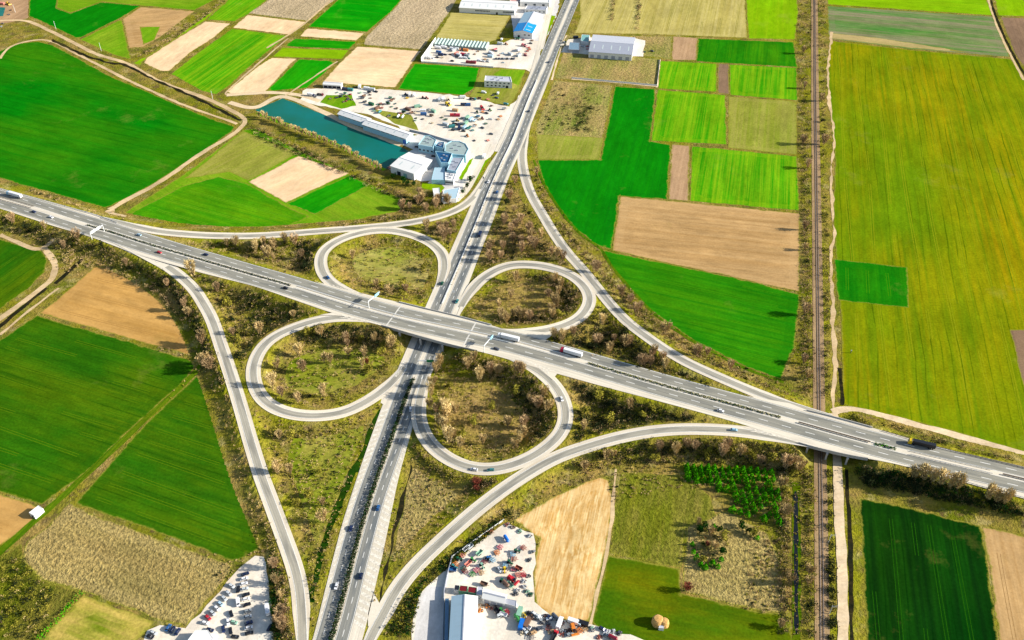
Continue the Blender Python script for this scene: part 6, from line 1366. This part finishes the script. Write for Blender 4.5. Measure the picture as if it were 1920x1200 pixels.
UPP = [(205, 475, 't', 'dark red', 5, 1), (262, 480, 't', 'red', 5, 1), (528, 500, 'c', 'white', 2, -6), (470, 510, 'c', 'silver', 2, -6), (612, 510, 'h', 'cream', 3, 5), (600, 580, 'h', 'yellow', 5, 2), (835, 475, 'x', 'white', -7, 0), (862, 590, 'c', 'dark blue', 8, 0), (930, 592, 'c', 'blue', 8, 0), (1010, 495, 'f', 'teal', 6, 1), (1120, 485, 'r', 'brown', 7, 1), (1262, 495, 'i', 'salmon', 5, 2), (1195, 385, 'v', 'white', 6, 1), (1425, 400, 'v', 'white', 2, -6), (1340, 425, 's', 'dark grey', 0, 0), (1400, 470, 'a', 'dark grey', 6, 1), (1160, 640, 'h', 'red', 4, 4), (1175, 700, 'i', 'orange', 5, 2), (1085, 710, 't', 'dark green', 3, 5), (1295, 675, 't', 'green', 5, 2), (1315, 600, 'i', 'brown', 5, 1), (1552, 580, 'k', 'teal', 6, 1), (1520, 655, 'r', 'silver', 6, 0), (1470, 770, 'i', 'orange', 4, 4), (1430, 820, 'i', 'tan', 4, 2), (690, 762, 'c', 'red', 8, 0), (755, 765, 'c', 'crimson', 8, 0),
       (90, 800, 's', 'dark green', 0, 0), (70, 840, 's', 'pale green', 0, 0), (195, 815, 's', 'dark grey', 0, 0), (765, 845, 't', 'yellow', 5, 1), (735, 905, 'f', 'navy blue', 6, 1), (790, 975, 'c', 'dark blue', 1, -6), (690, 995, 'a', 'black', 6, 1), (575, 900, 's', 'grey', 0, 0), (1170, 812, 't', 'dark red', 4, 3), (1172, 960, 'a', 'dark grey', 5, 2), (925, 1095, 't', 'orange', 4, 4), (1312, 1060, 'a', 'dark grey', 6, 1), (1262, 1165, 'i', 'salmon', 4, 4), (1240, 720, 'a', 'black', 5, 2), (200, 690, 'c', 'white', 8, 0), (210, 745, 'c', 'blue', 8, 0), (920, 800, 'c', 'pale green', 6, -5), (980, 830, 'c', 'pale blue', 6, -5), (900, 890, 'c', 'pale green', 6, -5), (880, 960, 'c', 'pale blue', 6, -5), (960, 960, 'r', 'teal', 6, -5), (1040, 850, 'r', 'pale blue', 6, -5), (1010, 1000, 'i', 'teal', 4, 3), (1100, 780, 'r', 'light blue', 6, 1), (1300, 820, 'a', 'silver', 6, 0), (860, 1015, 'a', 'black', 6, 0), (1040, 1165, 's', 'dark grey', 0, 0)]
yard(UPP, 'in the upper machinery yard', 770, 130, 8.7)
UPL = [(740, 190, 'c', 'teal', 7, 1), (640, 180, 'c', 'dark blue', 7, 1), (905, 135, 'c', 'white', 2, -6), (1030, 165, 'c', 'white', 8, 1), (1130, 185, 'c', 'silver', 8, 1), (1205, 215, 'a', 'black', 6, 2), (960, 300, 's', 'black', 0, 0), (700, 330, 's', 'rust', 0, 0), (660, 385, 's', 'rust', 0, 0), (770, 355, 's', 'brown', 0, 0), (615, 395, 's', 'tan', 0, 0), (740, 260, 's', 'red', 0, 0), (195, 275, 'f', 'dark red', 6, 1), (30, 285, 'x', 'navy blue', 6, 1), (110, 305, 's', 'dark grey', 0, 0), (1235, 440, 's', 'pale green', 0, 0), (1335, 445, 's', 'brown', 0, 0), (1480, 485, 's', 'pale green', 0, 0), (1550, 430, 's', 'teal', 0, 0), (1560, 520, 's', 'dark green', 0, 0), (1720, 520, 's', 'grey', 0, 0), (1700, 590, 'r', 'dark green', 7, 1), (1600, 670, 'k', 'white', 3, -4), (1680, 680, 'k', 'white', 3, -4), (1270, 590, 'k', 'teal', 6, -4), (1740, 275, 't', 'navy blue', 5, 2), (1810, 280, 'x', 'white', 1, -6), (1885, 285, 'x', 'white', 1, -6), (1760, 330, 'i', 'yellow', 5, 1), (840, 130, 's', 'dark green', 0, 0), (600, 130, 's', 'brown', 0, 0), (1420, 660, 's', 'tan', 0, 0)]
yard(UPL, 'in the yard behind the pond', 580, 150, 9.6)
TOP = [(700, 275, 'f', 'orange', -6, 0), (745, 285, 'c', 'orange', 7, 1), (708, 348, 'c', 'crimson', 7, 1), (790, 465, 'c', 'dark red', 8, 1), (860, 468, 'c', 'dark red', 8, 1), (340, 315, 'c', 'blue', 7, 1), (370, 350, 'c', 'navy blue', 7, 1), (440, 345, 'a', 'dark blue', 6, 1), (512, 338, 's', 'brown', 0, 0), (420, 245, 'x', 'white', 7, 1), (545, 262, 'c', 'white', 7, 1), (600, 265, 'c', 'silver', 7, 1), (612, 375, 'a', 'black', 5, 2), (545, 440, 'a', 'black', 6, 1), (680, 395, 'v', 'white', 6, 1), (745, 400, 'v', 'white', 6, 1), (790, 402, 'a', 'teal', 6, 1), (330, 250, 'x', 'white', 7, 1), (600, 195, 's', 'cream', 0, 0), (470, 205, 's', 'dark grey', 0, 0), (370, 180, 's', 'grey', 0, 0), (820, 225, 's', 'orange', 0, 0), (860, 262, 's', 'salmon', 0, 0), (880, 335, 's', 'tan', 0, 0), (930, 290, 's', 'tan', 0, 0), (180, 400, 'x', 'white', 7, 1), (240, 400, 'a', 'white', 7, 1), (130, 405, 'a', 'silver', 7, 1), (395, 385, 'i', 'cream', 6, 1), (320, 385, 'a', 'black', 6, 1), (1525, 112, 'k', 'dark green', 7, 1), (1606, 122, 'i', 'dark red', 5, 2), (1740, 132, 'i', 'brown', 5, 2), (1720, 175, 'a', 'dark grey', 6, 1), (1548, 280, 'x', 'white', 5, -4), (1555, 330, 'a', 'dark grey', 6, 1), (1690, 240, 'i', 'red', 5, -5), (1670, 290, 'i', 'red', 5, -5), (1640, 330, 'i', 'salmon', 5, -5), (1705, 265, 'i', 'orange', 5, -5), (1612, 212, 'h', 'pink', 5, 1), (1352, 190, 't', 'orange', 5, 1), (1285, 118, 'v', 'white', 3, -5), (1260, 185, 'c', 'silver', 6, 1), (1190, 272, 'r', 'pink', 7, -2), (1130, 335, 'x', 'white', 6, 3), (1640, 358, 'a', 'dark red', 6, 1), (950, 435, 'v', 'white', 6, 1), (1010, 445, 'a', 'white', 6, 1), (1075, 450, 'a', 'silver', 6, 1)]
for q, cc_ in zip((1200, 1245, 1290, 1330, 1365, 1400, 1435, 1470), ('dark grey', 'navy blue', 'dark grey', 'silver', 'black', 'white', 'black', 'navy blue')): TOP.append((q, 405, 'a', cc_, 2, -5))
yard(TOP, 'in the far scrapyard', 780, 60, 8)
RF = random.Random(21)
def filler(n, polyg, kinds, cols):
    out = []; xs = [q[0] for q in polyg]; ys = [q[1] for q in polyg]
    while len(out) < n:
        x, y = RF.uniform(min(xs), max(xs)), RF.uniform(min(ys), max(ys))
        if inside(polyg, x, y): out.append((x, y, RF.choice(kinds), RF.choice(cols), RF.choice((6, -6)), RF.choice((1, 2, -3))))
    return out
yard(filler(34, [(690, 190), (760, 190), (880, 205), (920, 230), (900, 262), (860, 255), (760, 228), (690, 205)], 'siirsc', ['pale green', 'brown', 'grey', 'teal', 'silver', 'tan', 'rust', 'dark green', 'cream']), 'in the upper yard clutter', 0, 0, 1)
yard(filler(22, [(590, 172), (690, 172), (740, 185), (745, 205), (690, 205), (620, 195)], 'ssir', ['rust', 'brown', 'tan', 'grey', 'pale green', 'dark grey']), 'near the open shed', 0, 0, 1)
yard(filler(20, [(830, 90), (905, 92), (985, 92), (965, 118), (905, 118), (815, 108)], 'ssica', ['tan', 'silver', 'white', 'salmon', 'grey', 'pale blue']), 'in the far scrapyard clutter', 0, 0, 1)
yard(filler(24, [(1000, 1150), (1060, 1168), (1180, 1194), (1160, 1200), (990, 1198)], 'sssai', ['brown', 'grey', 'dark grey', 'silver', 'tan', 'rust', 'white']), 'along the bottom scrapyard fence', 0, 0, 1)
CNR = [(60, 100, 'c', 'salmon', 6, 1), (190, 100, 'h', 'yellow', 5, 2), (250, 230, 's', 'brown', 0, 0), (200, 330, 's', 'dark grey', 0, 0), (60, 530, 's', 'dark grey', 0, 0), (30, 600, 's', 'silver', 0, 0)]
yard(CNR, 'in the top left yard', 0, 0, 12)
yard([(175, 215, 's', 'dark grey', 0, 0), (570, 300, 'i', 'crimson', 4, 4), (575, 340, 'i', 'pink', 4, 4), (500, 300, 'a', 'white', 6, 1), (395, 172, 'c', 'black', 8, 0), (1430, 380, 's', 'dark green', 0, 0), (1540, 370, 'a', 'black', 6, 2), (230, 240, 'a', 'silver', 6, 1)], 'on the plot of the grey shed', 1030, 50, 8)
yard([(700, 310, 'a', 'black', 6, 1), (790, 330, 'v', 'white', 6, 1), (860, 350, 'v', 'white', 6, 1), (940, 385, 'a', 'dark blue', 5, 2), (970, 460, 'a', 'black', 6, 1), (1780, 470, 'x', 'light blue', 3, -6), (230, 640, 's', 'dark grey', 0, 0), (290, 660, 'k', 'salmon', 6, 2), (430, 730, 'a', 'white', 6, 2), (540, 720, 'k', 'pale green', 3, 4), (1280, 790, 'a', 'white', 6, 1)], 'in the works yard', 700, 240, 8.57)
for nm_, x, y, lab in (('field_marker', 1595, 662, 'small dark post standing in the big yellow green field'),):
    r = thing(nm_, lab, 'post', tuple(gp(x, y))); m = MB(); m.cyl((0, 0, 0), (0, 0, 2.6), .25, 6); m.build('post', M_BROWNRAIL, r); m = MB(); m.box((0, 0, 2.4), (.9, .4, .7)); m.build('box', M_STEEL, r)
# prototypes were only patterns to copy
for t in PROTO:
    for ch in list(t.children): bpy.data.objects.remove(ch)
    bpy.data.objects.remove(t)
